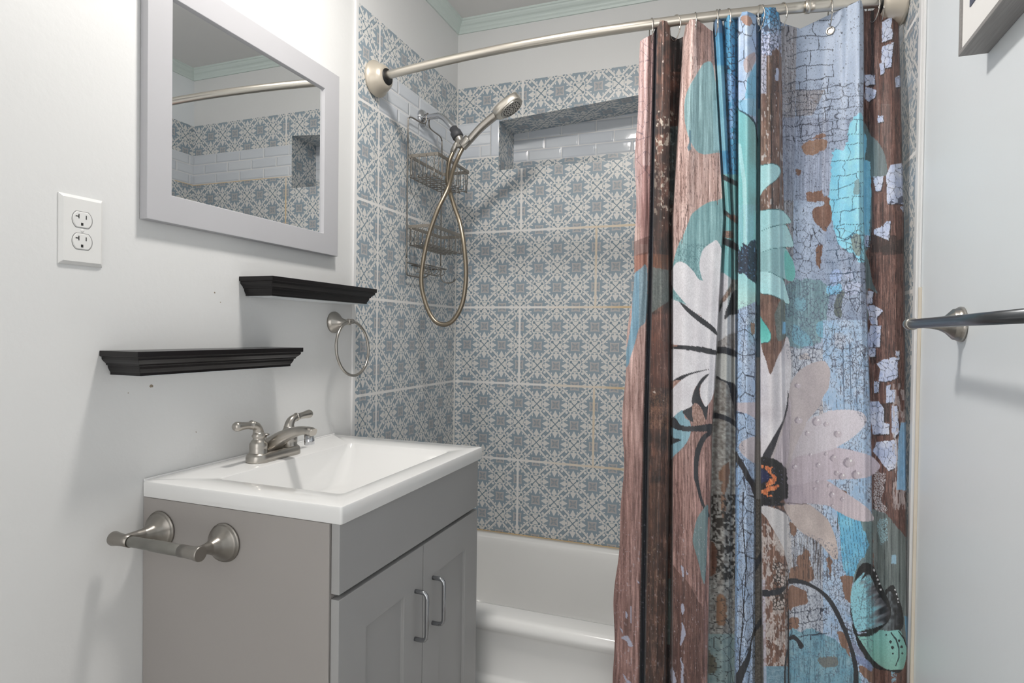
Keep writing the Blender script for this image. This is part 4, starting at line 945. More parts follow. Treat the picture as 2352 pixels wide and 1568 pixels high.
mixin(GH & inside(Ff((330, 180), (400, 260), (440, 360), (450, 480), (420, 548), (345, 525), (325, 360)), True), (104, 184, 176), .7)
petal_o([(1738, 532), (1757, 526), (1780, 520), (1803, 516), (1813, 532), (1820, 552), (1821, 566), (1803, 567), (1775, 570), (1738, 578)], TEAL(4))
petal_o([(1738, 490), (1757, 483), (1777, 481), (1797, 484), (1808, 495), (1817, 510), (1802, 514), (1775, 519), (1738, 530)], TEAL(6))
petal_o(Ff((15, 975), (70, 1040), (130, 1130), (158, 1200), (142, 1268), (85, 1285), (15, 1262)), two(np.clip((y-730)/60, 0, 1), (84, 168, 164), (118, 200, 192)))
mixin(Gm & inside(Ff((215, 920), (290, 780), (340, 860), (340, 1180), (260, 1270), (220, 1150)), True, 6), two(sp, (92, 104, 102), (130, 142, 140)), .9); mixin(Gm & inside(Ff((300, 1040), (335, 1040), (335, 1180), (298, 1190)), False), (130, 178, 208))
# H : flaking lavender-blue boards
Hm = (x >= sG1) & (x < sH1)
hb = two(big*.9+mid*.3-.15, (136, 149, 172), (176, 188, 206)); keep = (COL*0).astype(bool)
tealmask = np.zeros(x.size, bool)
for q in (Ff((20, 195), (150, 155), (320, 150), (390, 240), (440, 350), (452, 480), (420, 552), (340, 530), (250, 490), (20, 415)), Ff((20, 410), (250, 480), (310, 540), (340, 640), (382, 810), (340, 820), (160, 712), (20, 672)), [(1738, 532), (1803, 516), (1813, 532), (1821, 566), (1775, 570)], [(1738, 490), (1777, 481), (1797, 484), (1817, 510), (1775, 519)]): tealmask |= inside(q)
Hm2 = Hm & ~tealmask
mixin(Hm2, hb)
mixin(Hm2 & (y < 270), two(np.clip((x-1800)/170, 0, 1), (142, 154, 174), (180, 193, 212)), .7)
greywood = Hm2 & (((x < line(1830, 1822, 1822, 1822)) & (y > 60)) | inside(B((350, 1080), (700, 1080), (560, 1380), (360, 1400)), False)); mixin(greywood, two(gr*1.4-.2, (108, 104, 106), (178, 176, 182)), .8); mixin(greywood & (sp > .8), (74, 62, 58), .6)
mixin(Hm2 & (y > 270) & (y < 460) & (x < 1905), two(gr*1.3-.15, (116, 123, 140), (168, 176, 196)), .8)
def boards(mask, sx, sy, s, wd, c=(42, 48, 62), a=.85):
    xx = x+(fbm(x*.03, y*.03, s+5, 3)-.5)*26; yy = y+(fbm(x*.025, y*.03, s+9, 3)-.5)*22+x*.12
    cell = np.floor(yy*sy); off = h2(cell.astype(np.int64), np.zeros(x.size, np.int64), s)
    ex = (xx*sx+off) % 1; ey = (yy*sy) % 1; dd = np.minimum(np.minimum(ex, 1-ex)/sx, np.minimum(ey, 1-ey)/sy)
    mixin(mask & (dd < wd), c, a)
boards(Hm2 & (y < 330) & (x < line(1915, 1915, 1915, 1915)) & (x > 1806), 1/62., 1/34., 3, .95)
boards(Hm2 & (y < 330) & (y > 190), 1/40., 1/24., 5, .8, a=.7)
mixin(Hm2 & (vn(x*.35, y*.35, 97) > .90) & (y < 560), (52, 54, 66), .8)
cyan = Hm2 & inside(Dd((1010, 0), (1160, -60), (1200, 700), (1210, 1640), (1040, 1600), (860, 1440), (790, 1180), (760, 900), (790, 500), (810, 340), (930, 330), (980, 200)), True, 10)
mixin(cyan, two(mid*.6+np.clip((x-1910)/60, 0, 1)*.5, (118, 188, 216), (158, 212, 230))); boards(cyan, 1/46., 1/30., 8, .8, (44, 78, 98), .75)
for q, cc2 in ((Dd((430, 300), (500, 235), (590, 215), (700, 205), (728, 270), (690, 340), (560, 390), (470, 395)), (142, 108, 88)), (Dd((350, 575), (412, 578), (400, 635), (365, 630)), (122, 88, 72)), (Dd((480, 850), (640, 830), (680, 820), (690, 890), (740, 890), (775, 1050), (782, 1180), (740, 1250), (710, 1310), (640, 1250), (570, 1200), (560, 1050), (680, 1010), (680, 950), (510, 960)), (128, 92, 76)), (Ff((720, 130), (780, 120), (770, 250), (740, 400), (700, 260)), (120, 84, 66)), (Ff((500, 1440), (540, 1420), (620, 1425), (620, 1490), (505, 1490)), (136, 100, 80)), (Ff((370, 580), (440, 570), (460, 650), (390, 680)), (136, 106, 92)), (Ff((940, 1180), (1025, 1170), (1055, 1240), (1050, 1350), (940, 1350)), (176, 134, 116)), (Hh((750, 650), (830, 640), (820, 760), (745, 830)), (140, 106, 88)), (Dd((640, 140), (710, 150), (690, 190), (560, 200)), (130, 96, 80))):
    mixin(Hm2 & inside(q, True, 7), two(gr*.7+sp*.4, np.array(cc2)-34, np.array(cc2)+22))
tg = Hm2 & inside(Ff((350, 600), (820, 575), (835, 1000), (790, 1240), (640, 1330), (430, 1350), (340, 1200)), True, 12); mixin(tg, two(gr*1.2-.1, (94, 122, 130), (142, 172, 180)), .92)
for q, cc2 in ((Ff((450, 760), (570, 760), (572, 892), (470, 892)), (128, 168, 182)), (Ff((705, 1080), (790, 1030), (930, 1090), (930, 1180), (820, 1235), (720, 1200)), (118, 168, 190)), (Ff((430, 1080), (560, 1150), (660, 1260), (640, 1330), (440, 1300)), (122, 166, 184)), (Ff((970, 690), (1050, 685), (1010, 800), (1015, 980), (930, 960), (920, 830)), (100, 108, 104)), (Ff((840, 620), (1000, 590), (1000, 690), (845, 705)), (132, 188, 220)), (Ff((1140, 0), (1235, 0), (1235, 230), (1160, 210), (1130, 90)), (132, 142, 138)), (Dd((1060, 720), (1115, 690), (1120, 850), (1050, 860)), (124, 150, 156)), (Ff((1060, 580), (1240, 560), (1200, 690), (1090, 730), (1055, 680)), (182, 190, 212)), (Ff((1040, 420), (1140, 430), (1140, 520), (1050, 520)), (178, 186, 208)), (Ff((890, 430), (1000, 420), (1000, 560), (880, 600)), (164, 182, 216))): mixin(Hm2 & inside(q, True, 5), cc2, .9)
lw = Hm2 & (y > 735) & (x > 1890); mixin(lw, two(mid*.8+sp*.3, (146, 180, 212), (196, 208, 224)), .85); lw2 = Hm2 & (y > 800) & (y < 1700); mixin(lw2 & ~lw, two(gr*.6+sp*.5, (162, 166, 176), (206, 210, 216)), .8)
ckb = cracks(x*.045, y*.045, 76); ckc = cracks(x*.12, y*.10, 77)
mixin(Hm2 & (ckb < .045) & (y > 520) & (y < 860) & (big > .42) & ~tg, (44, 46, 58), .8); mixin(Hm2 & (ckc < .10) & (y > 640) & (mid > .5), (72, 76, 96), .65)
boards(Hm2 & (y > 540) & (y < 700) & (x > 1895), 1/40., 1/26., 12, .8, (48, 66, 88), .8)
mixin(Hm2 & (y > 760) & (g2 < .34) & (sp2 > .4), (70, 70, 82), .55)
for xx_ in (1938, 1954, 1968): mixin(Hm2 & (np.abs(x-xx_-(y-900)*.02) < .8) & (y > 790) & (y < 950), (64, 80, 104), .7)
# lower H
cy2 = Hm2 & inside(Jj((960, 560), (1100, 640), (1240, 720), (1300, 860), (1345, 1000), (1290, 1130), (1210, 1210), (1130, 1420), (1040, 1300), (1010, 1100), (985, 800)), True, 6); mixin(cy2, two(mid, (100, 168, 204), (136, 198, 222)))
mixin(cy2 & (np.abs(((x+(y-1200)*-.12)/7.) % 1-.5) < .07) & (sp2 > .35), (40, 62, 84), .8)
mixin(Hm2 & inside(Jj((1230, 720), (1420, 640), (1440, 1600), (1130, 1440), (1210, 1210), (1290, 1130), (1345, 1000), (1300, 860)), False, 6), two(gr, (92, 110, 110), (132, 152, 152)), .92)
for q in (Jj((385, 720), (480, 780), (440, 900), (400, 860)), Jj((480, 1150), (600, 1060), (640, 1240), (670, 1420), (390, 1440), (400, 1280), (470, 1260)), Ll((375, 420), (540, 440), (600, 520), (590, 620), (480, 640), (370, 680)), Ll((380, 780), (480, 790), (480, 900), (380, 930)), Ll((1000, 300), (1090, 280), (1140, 330), (1110, 600), (1050, 520)), Ll((960, 970), (1060, 980), (1110, 1150), (1110, 1280), (1040, 1200)), Ll((1210, 1370), (1380, 1380), (1540, 1430), (1520, 1568), (1350, 1568)), Jj((830, 1150), (890, 1180), (880, 1370), (850, 1300)), Jj((1000, 340), (1070, 350), (1070, 390), (1010, 370))):
    mixin(Hm2 & inside(q, True, 9), two(gr, (104, 72, 56), (160, 120, 98)), .93)
mixin(Hm2 & (y > 1180) & (y < 1330) & (x < 1925) & (g2 < .40), (74, 64, 62), .7)
bc = Hm2 & inside(Ll((370, 1010), (520, 950), (640, 910), (800, 980), (980, 1090), (1150, 1320), (1250, 1568), (1250, 2200), (350, 2200)), True, 6); mixin(bc, two(mid*.7+gr*.3, (96, 148, 172), (150, 182, 192)), .93); mixin(bc & (g2 < .36), (70, 96, 112), .6)
mixin(bc & inside(Ll((720, 1280), (930, 1250), (960, 1360), (800, 1380)), True, 6), (120, 116, 110), .8)
boards(Hm2 & (y > 1395) & (y < 1470) & (x < 1900), 1/30., 1/28., 15, .9)
# I : brown boards with flakes
Im = x >= sH1
mixin(Im, two(gr*.8+mid*.3-.1, (74, 48, 42), (146, 104, 92)))
mixin(Im & (g2 < .32), (48, 32, 30), .7); mixin(Im & (g2 > .70) & (y > 330), (168, 128, 116), .5)
mixin(Im & (np.abs(x-line(2004, 2006, 2016, 2024)) < 3) & (y < 200), (40, 32, 32), .8)
mixin(Im & inside(Dd((1150, 100), (1260, 170), (1350, 250), (1430, 420), (1440, 640), (1260, 670), (1270, 900), (1255, 1400), (1180, 1580), (1140, 1580)), True), two(gr, (88, 104, 108), (128, 144, 148)), .93)
mixin(Im & inside(Ff((1240, 200), (1330, 300), (1380, 560), (1440, 700), (1330, 640), (1310, 800), (1330, 1000), (1250, 1000)), True), two(gr, (86, 106, 110), (124, 144, 148)), .9)
for q in (Dd((1370, 1500), (1690, 1380), (1690, 1580), (1400, 1600)), Ff((1370, 0), (1670, 0), (1670, 205), (1370, 205)), Hh((1340, 100), (1420, 110), (1420, 170), (1380, 210)), Hh((1450, 660), (1590, 660), (1585, 880), (1515, 890))): mixin(Im & inside(q, False), (52, 36, 32), .75)
mixin(Im & inside(Dd((1150, 130), (1190, 150), (1212, 210), (1200, 340), (1180, 440), (1245, 470), (1250, 640), (1262, 880), (1240, 1240), (1242, 1500), (1178, 1500), (1170, 1240), (1150, 1100)), False, 5), two(mid, (122, 178, 206), (152, 204, 224)))
FLK = two(mid*.8+sp*.35, (158, 172, 204), (206, 210, 224))
flakes = (B((1390, 260), (1510, 200), (1500, 330), (1525, 400), (1510, 470), (1390, 510)), B((1390, 560), (1530, 500), (1500, 800), (1415, 830), (1380, 720)), B((1360, 760), (1415, 740), (1420, 860), (1370, 905)), B((1175, 900), (1300, 900), (1310, 1010), (1190, 1030)), B((1190, 1040), (1320, 1080), (1315, 1150), (1230, 1220), (1178, 1180)), B((1340, 1390), (1400, 1390), (1410, 1460), (1340, 1470)), B((1550, 930), (1610, 900), (1610, 1030), (1555, 1050)),
  Dd((1490, 520), (1630, 500), (1665, 640), (1665, 985), (1450, 985), (1440, 640)), Dd((1280, 660), (1410, 650), (1380, 830), (1310, 830)), Dd((1290, 1290), (1400, 1250), (1440, 1190), (1490, 1190), (1470, 1420), (1340, 1370), (1290, 1350)), Dd((1600, 1020), (1645, 1015), (1645, 1080)),
  Ff((1280, 0), (1340, 0), (1330, 140), (1285, 130)), Ff((1320, 670), (1390, 675), (1375, 825), (1315, 820)), Ff((1310, 850), (1400, 835), (1505, 910), (1430, 985), (1340, 970)), Ff((1335, 980), (1430, 985), (1440, 1075), (1360, 1070)), Ff((1350, 1085), (1480, 1085), (1470, 1345), (1325, 1340), (1320, 1170), (1345, 1160)), Ff((1335, 1360), (1420, 1360), (1410, 1460), (1335, 1450)),
  Hh((1660, 30), (1705, 30), (1705, 100), (1660, 90)), Hh((1580, 110), (1705, 105), (1700, 140), (1590, 140)), Hh((1425, 180), (1520, 125), (1680, 150), (1685, 350), (1600, 390), (1450, 395), (1470, 250)), Hh((1400, 390), (1460, 400), (1450, 530), (1395, 525)), Hh((1545, 450), (1600, 430), (1590, 490), (1660, 500), (1640, 650), (1545, 655)), Hh((1350, 640), (1460, 640), (1520, 720), (1515, 890), (1580, 900), (1580, 1030), (1385, 1035), (1360, 860)), Hh((1430, 1120), (1670, 1095), (1680, 1330), (1660, 1430), (1570, 1470), (1440, 1300), (1385, 1240)), Hh((1610, 690), (1680, 690), (1700, 1000), (1640, 1080), (1610, 1000)))
ckd = cracks(x*.07, y*.06, 78)
for q in flakes:
    mixin(Im & inside([(a+2.0, b+2.6) for a, b in q], False, 3), (36, 26, 26), .75); mk = Im & inside(q, False, 3); mixin(mk, FLK); mixin(mk & (ckd < .05), (56, 60, 78), .75)
wt = Im & (y > 880) & (y < 1170) & (x > line(2050, 2050, 2050, 2052)); mixin(wt & (vn(x*.3, y*.08, 98) > .5), (186, 180, 182), .75)
mixin(Im & inside(Jj((1400, 120), (1540, 140), (1520, 300), (1480, 480), (1560, 560), (1540, 640), (1400, 600)), False, 8) & (cracks(x*.2, y*.2, 79) > .2), (192, 190, 194), .9)
mixin(Im & inside(Hh((1720, 890), (1800, 890), (1800, 1700), (1670, 1700), (1690, 1100)), False), two(gr, (110, 164, 204), (160, 190, 214)), .9)
lowI = Im & inside(Jj((1380, 560), (1560, 640), (1760, 880), (1900, 1000), (1900, 2300), (1400, 2300)), False, 8); mixin(lowI, two(gr*1.1-.05, (90, 102, 102), (134, 146, 146)), .93); mixin(lowI & (np.abs(((x)/17.) % 1-.5) < .035), (52, 58, 60), .8)
mixin(Im & inside(Jj((1450, 690), (1560, 680), (1565, 950), (1470, 990), (1440, 850)), False, 6) & (cracks(x*.25, y*.25, 80) > .22), (150, 182, 192), .9); mixin(Im & inside(Jj((1610, 1120), (1665, 1120), (1665, 1225), (1605, 1225)), False), (146, 178, 196)); mixin(Im & inside(Ll((1765, 770), (1840, 770), (1840, 1130), (1790, 1130)), False), (110, 160, 190), .9)
mixin(Im & inside(Ll((1380, 1430), (1900, 1280), (1900, 2300), (1380, 2300)), False), two(gr, (84, 56, 48), (138, 98, 84)), .9); mixin(Im & inside(Ll((1600, 1430), (1670, 1430), (1660, 1568), (1610, 1568)), False) & (sp > .45), (130, 164, 180))
# lilac flower over G / H / I
GHI = (x >= sG0)
def lil(q, c0, c1, f=None): mixin(GHI & inside(q), two(fbm(x*.035, y*.02, 43, 3)*1.4-.2 if f is None else f, c0, c1))
lil(Jj((20, 500), (80, 525), (150, 540), (330, 610), (372, 700), (400, 900), (412, 1200), (385, 1295), (350, 1200), (320, 1060), (240, 900), (160, 770), (100, 670), (20, 580)), (180, 178, 180), (200, 198, 200))
lil(Jj((330, 500), (600, 508), (720, 590), (830, 680), (900, 810), (945, 950), (965, 1080), (955, 1165), (900, 1160), (800, 1040), (680, 930), (560, 870), (450, 770), (370, 650), (340, 600)), (170, 158, 156), (196, 184, 180))
lil(Jj((340, 250), (600, 205), (800, 213), (950, 300), (1100, 400), (1250, 500), (1350, 590), (1397, 690), (1330, 717), (1220, 710), (1100, 670), (950, 590), (850, 530), (600, 500), (340, 500)), (156, 146, 156), (202, 192, 198), np.clip((x-1800)/190, 0, 1)+(g1-.5)*.8)
lil(Hh((340, 1500), (450, 1300), (600, 1240), (900, 1195), (1010, 1198), (1200, 1238), (1360, 1290), (1450, 1370), (1472, 1420), (1420, 1490), (1330, 1540), (1250, 1562), (1050, 1570), (800, 1580), (340, 1640)), (164, 154, 162), (198, 190, 200), np.clip((x-1790)/180, 0, 1)+(g1-.5)*.7)
lil(Hh((600, 880), (740, 800), (860, 750), (1000, 735), (1150, 740), (1270, 780), (1307, 840), (1290, 920), (1200, 1020), (1100, 1100), (980, 1170), (900, 1210), (700, 1260), (450, 1310), (340, 1480), (400, 1200)), (172, 166, 172), (206, 202, 210), np.clip((x-1810)/130, 0, 1)+(g1-.5)*.4)
lil(Hh((395, 430), (470, 300), (560, 222), (700, 160), (800, 153), (862, 230), (872, 330), (850, 480), (780, 590), (740, 700), (640, 820), (600, 870), (560, 960), (440, 1210), (370, 1430), (250, 1470), (120, 1400), (300, 900), (360, 650)), (166, 158, 162), (184, 176, 178))
mixin(GHI & inside(Hh((370, 650), (395, 640), (400, 900), (360, 1350), (250, 1440), (190, 1340), (300, 1000)), True), two(g2, (150, 142, 150), (206, 198, 206)), .85)
lil(Hh((0, -130), (60, 40), (100, 140), (150, 312), (200, 215), (240, 110), (310, -20), (345, -140), (380, -90), (402, 120), (402, 330), (388, 470), (360, 610), (310, 880), (220, 1080), (120, 1300), (50, 1350), (0, 1350)), (192, 188, 194), (216, 214, 218))
mixin(GHI & inside(Hh((366, 480), (352, 660), (310, 840), (285, 900), (190, 1060), (115, 1190), (40, 1330), (60, 1390), (120, 1380), (190, 1240), (270, 1010), (322, 870), (368, 680)), True), two(sp, (46, 46, 54), (60, 60, 68)))
cen = GHI & inside(Jj((0, -20), (150, -40), (290, 20), (345, 120), (358, 300), (352, 440), (260, 480), (352, 508), (300, 530), (200, 533), (80, 522), (0, 480)), True, 8); mixin(cen, two(sp, (18, 17, 20), (34, 31, 34)))
mixin(GHI & inside(Jj((0, 60), (60, 90), (130, 150), (140, 230), (60, 250), (0, 260)), True, 6), (38, 46, 84)); mixin(cen & (vn(x*.5, y*.5, 99) > .88), (120, 120, 150), .7)
for q in (Jj((90, 50), (150, 80), (190, 60), (160, 120), (215, 160), (220, 220), (190, 250), (130, 240), (180, 200), (150, 150), (90, 100)), Jj((0, 330), (60, 335), (120, 305), (180, 300), (262, 268), (240, 320), (200, 352), (140, 340), (120, 400), (60, 385), (0, 380)), Jj((30, 30), (70, 40), (60, 80), (30, 60)), Jj((105, 408), (185, 404), (150, 432)), Jj((100, 270), (160, 240), (210, 250), (150, 290), (100, 300))):
    mixin(GHI & inside(q, True, 9), two(sp, (214, 98, 44), (238, 150, 92)))
mixin(GHI & inside(Jj((200, 520), (340, 600), (365, 650), (340, 625), (210, 550)), False), (70, 66, 72), .8); mixin(GHI & inside(Jj((345, 490), (600, 505), (600, 515), (345, 502)), False), (96, 88, 92), .7)
for px_, py_, r_ in ((1876, 968, 10), (1898, 974, 6), (1924, 996, 8), (1832, 885, 6), (1855, 995, 6), (1915, 1052, 8), (1950, 1062, 12), (1826, 1072, 6), (1880, 1068, 6), (1922, 1086, 6), (1935, 1094, 8), (1968, 1090, 11), (1898, 1042, 5), (1912, 1136, 7), (1936, 1146, 6), (1905, 1115, 5), (1878, 1106, 4), (1834, 965, 8), (1862, 1044, 4), (1872, 1122, 4), (1912, 1162, 4)):
    d_ = np.hypot((x-px_)*.85, y-py_); mixin(GHI & (d_ < r_) & (x < px_-.1*r_), (118, 110, 122), .55); mixin(GHI & (np.hypot((x-px_-r_*.25)*.85, y-py_-.1*r_) < r_*.8), (186, 178, 186), .8); mixin(GHI & (np.hypot(x-px_-.35*r_, y-py_+.35*r_) < r_*.22), (232, 230, 236), .9)
# stems at lower right
for q in (Ll((40, 455), (160, 455), (260, 430), (370, 380), (365, 322), (450, 315), (580, 345), (720, 420), (830, 500), (920, 610), (1000, 760), (1080, 950), (1150, 1150), (1200, 1350), (1215, 1568), (1215, 2200), (1150, 2200), (1150, 1568), (1150, 1400), (1100, 1150), (1040, 980), (960, 800), (880, 650), (800, 540), (700, 450), (560, 390), (440, 375), (360, 392), (340, 440), (250, 512), (40, 525)),
          Ll((385, 1010), (430, 988), (480, 1020), (530, 1080), (557, 1132), (508, 1157), (470, 1080), (425, 1042), (385, 1062)), Ll((365, 560), (380, 900), (384, 1568), (384, 2200), (364, 2200), (364, 1568), (360, 900)), Ll((360, 1150), (335, 1250), (320, 1400), (318, 1568), (318, 2200), (338, 2200), (340, 1400), (366, 1220))):
    mixin(GHI & inside(q), INK)
# butterfly
def bf(q, c, a=1.0, s=True): mixin(inside(Ll(*q), s), c, a)
BLK = (20, 20, 24)
bf(((1530, 485), (1565, 425), (1620, 388), (1652, 430), (1690, 540), (1732, 660), (1752, 800), (1740, 905), (1650, 972), (1500, 925), (1600, 720)), BLK)
gd2 = two(np.clip((x-2035)/30+(vn(x*.25, y*.12, 102)-.5)*.9, 0, 1), (116, 124, 128), (24, 26, 30)); bf(((1550, 520), (1600, 470), (1660, 600), (1715, 720), (1740, 820), (1725, 900), (1650, 960), (1500, 920), (1600, 720)), gd2)
bf(((1120, 610), (1138, 430), (1165, 330), (1200, 210), (1240, 150), (1290, 122), (1352, 138), (1402, 190), (1442, 280), (1482, 390), (1532, 490), (1582, 600), (1605, 700), (1582, 810), (1520, 885), (1440, 935), (1300, 962), (1180, 948), (1155, 920), (1148, 850), (1115, 740)), BLK)
tb = np.clip((x-1994)/46+(vn(x*.10+y*.20, y*.03-x*.04, 101)-.5)*.9+np.clip((1420-y)/300, -.1, .25), 0, 1)
gd1 = two(tb*2, (146, 200, 213), (122, 124, 130))*(tb < .5)[:, None]+two(tb*2-1, (122, 124, 130), (34, 34, 40))*(tb >= .5)[:, None]
bf(((1118, 605), (1128, 450), (1172, 350), (1290, 232), (1245, 335), (1332, 262), (1382, 340), (1424, 440), (1484, 545), (1556, 645), (1594, 720), (1570, 800), (1500, 872), (1300, 930), (1188, 938), (1135, 760)), gd1)
mixin(inside(Ll((1118, 605), (1128, 450), (1172, 350), (1290, 232), (1382, 340), (1484, 545), (1594, 720), (1570, 800), (1500, 872), (1188, 938))) & (np.abs(np.sin(np.arctan2(y-1457, x-1966)*9)) < .05) & (np.hypot(x-1966, y-1457) > 40), (40, 60, 70), .7)
for q in (((1445, 330), 3), ((1430, 285), 2), ((1400, 215), 3), ((1465, 380), 3), ((1478, 450), 3), ((1650, 450), 2), ((1668, 500), 2), ((1685, 560), 2), ((1690, 600), 2)):
    (a_, b_), r_ = q; mixin(np.hypot(x-1740-a_/5.228, y-1268-b_/5.228) < r_*.75, (220, 220, 226))
bf(((1195, 985), (1330, 1002), (1450, 938), (1600, 945), (1700, 936), (1752, 1020), (1787, 1120), (1787, 1250), (1742, 1405), (1640, 1425), (1540, 1400), (1400, 1300), (1285, 1145)), two(np.clip((y-1450)/90, 0, 1), (138, 190, 186), (136, 180, 168)))
bf(((1180, 985), (1290, 1145), (1400, 1300), (1540, 1400), (1700, 1408), (1740, 1405), (1690, 1448), (1560, 1422), (1400, 1385), (1275, 1245), (1195, 1085)), BLK)
bf(((1180, 992), (1300, 1014), (1400, 982), (1495, 900), (1400, 930), (1300, 965)), BLK); bf(((1110, 740), (1135, 850), (1175, 930), (1210, 1000), (1170, 990), (1145, 930)), BLK)
mixin(inside(Ll((1590, 960), (1660, 1060), (1692, 1160), (1690, 1260), (1650, 1370), (1662, 1372), (1705, 1260), (1706, 1150), (1672, 1040), (1605, 955)), False), (24, 40, 44), .85)
mixin(inside(Ll((1690, 935), (1760, 1020), (1795, 1120), (1787, 1140), (1750, 1040), (1690, 955)), False), BLK, .9)
for a_, b_, r_ in ((1545, 993, 2), (1597, 1075, 3.2), (1620, 1143, 3.6), (1625, 1215, 2.4), (1700, 1060, 3), (1728, 1135, 3.2), (1738, 1215, 2.2)): mixin(np.hypot(x-1740-a_/5.228, y-1268-b_/5.228) < r_, (26, 40, 44))
for q in (((1060, 900), (1130, 940), (1125, 950), (1055, 915)), ((1050, 960), (1130, 985), (1128, 995), (1050, 972)), ((1080, 1040), (1160, 1020), (1165, 1030), (1085, 1052)), ((1075, 920), (1085, 1060), (1092, 1060), (1085, 920)), ((1120, 900), (1128, 1040), (1135, 1040), (1128, 900))): bf(q, (30, 30, 40), .8, False)
bf(((1130, 1070), (1200, 1130), (1290, 1250), (1240, 1250), (1160, 1180)), (140, 146, 170), .9); bf(((1180, 1240), (1300, 1280), (1380, 1360), (1365, 1430), (1280, 1370), (1200, 1310)), (134, 148, 184), .9)
# small flecks and hairlines over the flaking paint
pt = (Hm & (y > 190) & ~cyan) | (Fm & (y > 690)); lum0 = COL.mean(1)
pl_ = inside([(1690, 830), (1900, 820), (2030, 1060), (2020, 1160), (1960, 1270), (1760, 1180), (1700, 1000)], False)
hl = np.abs(fbm(x*.16, y*.05, 131, 3)-.5) < .018; mixin(pt & hl & (lum0 > 120) & ~pl_ & ~tealmask, (84, 90, 108), .42)
hl2 = np.abs(fbm(x*.05, y*.16, 132, 3)-.5) < .016; mixin(pt & hl2 & (lum0 > 120) & ~pl_ & ~tealmask & (Hm | Fm), (76, 84, 104), .38)
mixin(pt & (vn(x*.42, y*.30, 133) > .88) & (lum0 > 120) & ~pl_ & ~tealmask, (92, 96, 112), .6)
br_ = Im | Gm | Bm | (Cm & ~wreg); mixin(br_ & (np.abs(fbm(x*.5, y*.012, 134, 2)-.5) < .03) & (COL[:, 0] > COL[:, 2]+8), (58, 40, 36), .45)
mixin(br_ & (np.abs(fbm(x*.4, y*.010, 135, 2)-.62) < .03) & (COL[:, 0] > COL[:, 2]+8), (196, 164, 154), .30)
warm = np.clip((COL[:, 0]-COL[:, 2])/60, 0, 1)*.22; gm_ = COL.mean(1); COL[:] = COL*(1-warm[:, None])+gm_[:, None]*warm[:, None]
COL *= (1+(fine-.5)*.12)[:, None]
COL[:] = (COL-128)*1.14+124
lin = np.clip(COL, 4, 250)/255; lin = np.where(lin <= .04045, lin/12.92, ((lin+.055)/1.055)**2.4)
lin = np.clip(lin*PRINT_GAIN, 0, .92)
# ---- mesh
NV = NS*NR; ii = np.arange(NR-1)[:, None]*NS+np.arange(NS-1)[None, :]
quads = np.stack([ii, ii+NS, ii+NS+1, ii+1], -1).reshape(-1, 4)
tcur = thing('shower_curtain', (1.17, 1.62, 1.93), 'shower curtain printed with flowers, butterfly and peeling blue painted wood', 'shower curtain')
me = bpy.data.meshes.new('cloth'); me.vertices.add(NV); me.vertices.foreach_set('co', (V-np.array(tcur.location)[None, :]).astype(np.float32).ravel())
me.loops.add(quads.size); me.loops.foreach_set('vertex_index', quads.ravel().astype(np.int32))
me.polygons.add(len(quads)); me.polygons.foreach_set('loop_start', (np.arange(len(quads))*4).astype(np.int32)); me.polygons.foreach_set('loop_total', np.full(len(quads), 4, np.int32))
me.polygons.foreach_set('use_smooth', np.ones(len(quads), bool))
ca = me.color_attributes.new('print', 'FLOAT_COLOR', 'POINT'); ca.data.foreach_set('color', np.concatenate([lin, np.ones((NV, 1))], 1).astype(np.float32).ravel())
me.update(calc_edges=True); me.validate()
cloth = bpy.data.objects.new('cloth', me); col.objects.link(cloth); cloth.parent = tcur
def m_cloth():
    mt = bpy.data.materials.new('printed_polyester_cloth'); mt.use_nodes = True; nt = mt.node_tree; X.nt = nt; b = nt.nodes['Principled BSDF']
    at = nt.nodes.new('ShaderNodeVertexColor'); at.layer_name = 'print'
    n = noise(nt, 500, 2)
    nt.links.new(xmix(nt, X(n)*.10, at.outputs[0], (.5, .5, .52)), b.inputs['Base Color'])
    b.inputs['Roughness'].default_value = .5; b.inputs['Sheen Weight'].default_value = .15
    return mt
me.materials.append(m_cloth())
def cloth_at(pxx, row=14):
    j = int(np.argmin(np.abs(PX[row]-pxx))); return Vector(V.reshape(NR, NS, 3)[row, j]), j
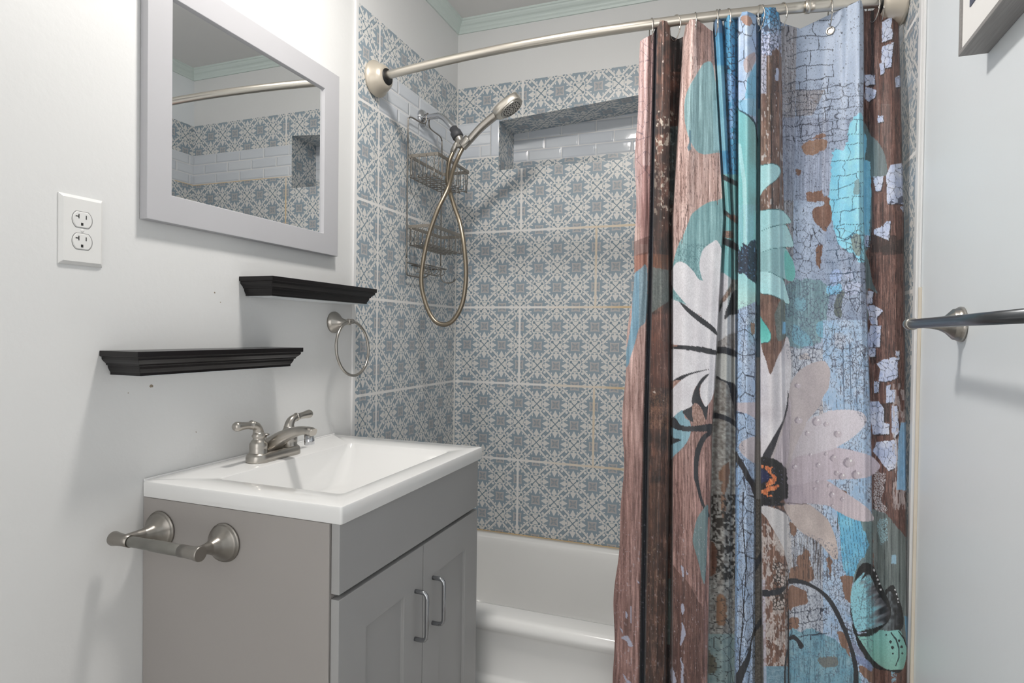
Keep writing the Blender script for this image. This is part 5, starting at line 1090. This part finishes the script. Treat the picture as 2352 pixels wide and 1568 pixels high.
# grommet and rings
gx = Vector(ray_at([1907], [51], [0])[0]) if False else None
p_, j_ = cloth_at(1907, 20)
jn = Vector(V.reshape(NR, NS, 3)[20, min(j_+6, NS-1)])-Vector(V.reshape(NR, NS, 3)[20, j_-6]); nrm = Vector((jn.y, -jn.x, 0)).normalized()
if nrm.y > 0: nrm = -nrm
mb = MB(); ug, vg = frame_for(nrm)
mb.tube([p_+nrm*.0012+ug*.0085*math.cos(a)+vg*.0085*math.sin(a) for a in [2*pi*k/28 for k in range(28)]], .0024, 8, loop=True)
gm = mb.build('grommet', M['wire'], tcur)
MB().lathe(p_+nrm*.0002, nrm, [(0, .0075), (.0006, .0075)], 20).build('eyelet_hole', M['nickel_d'], gm)
rl = [(1496, 'ring at the left edge of the curtain, before the dark bark fold'), (1551, 'ring right of the dark bark fold, over the open gap'), (1596, 'ring over the wide pink wood fold'), (1645, 'left ring of the close pair over the narrow blue fold'), (1654, 'right ring of the close pair over the narrow blue fold'), (1671, 'ring over the bright blue fold'), (1742, 'ring just left of the blue-capped fold'), (1753, 'ring behind the blue-capped fold'), (1796, 'ring just right of the blue-capped fold'), (1907, 'ring threaded through the white grommet of the lavender panel'), (2006, 'ring over the start of the brown wood panel'), (2024, 'rightmost ring, over the brown wood panel')]
rots = [.35, .8, .25, .25, -.2, .4, .75, -.6, .55, .12, .5, .15]
for (pxx, lb), ro in zip(rl, rots):
    # the ring sits round the rod where the cloth top hangs
    xr = float(ray_at([pxx], [40], [1.645])[0][0]); 
    for _ in range(3): xr = float(ray_at([pxx], [40], [rodY(xr)])[0][0])
    rad = .0148 if xr > JX else .0130
    c = Vector((xr, rodY(xr), RZ+rad+.0016-.0325))
    tr_ = thing('curtain_ring', c, 'steel curtain '+lb, 'curtain ring', 'steel curtain rings on the rod')
    dx, dy = math.sin(ro), -math.cos(ro)
    pts = []
    for k in range(40):
        a = 2*pi*k/40; r_ = .0215; zz = .0325*math.cos(a); rr_ = r_*math.sin(a)*(1.0 if zz > 0 else (1+.25*zz/.0325))
        pts.append(c+Vector((dx*rr_, dy*rr_, zz)))
    MB().tube(pts, .0014, 8, loop=True).build('hoop', M['wire'], tr_)
    MB().lathe(c+Vector((dx*.019, dy*.019, -.012)), (0, 0, 1), [(0, .0016), (.002, .0022), (.007, .0022), (.009, .0016)], 10).build('clasp', M['wire'], tr_)
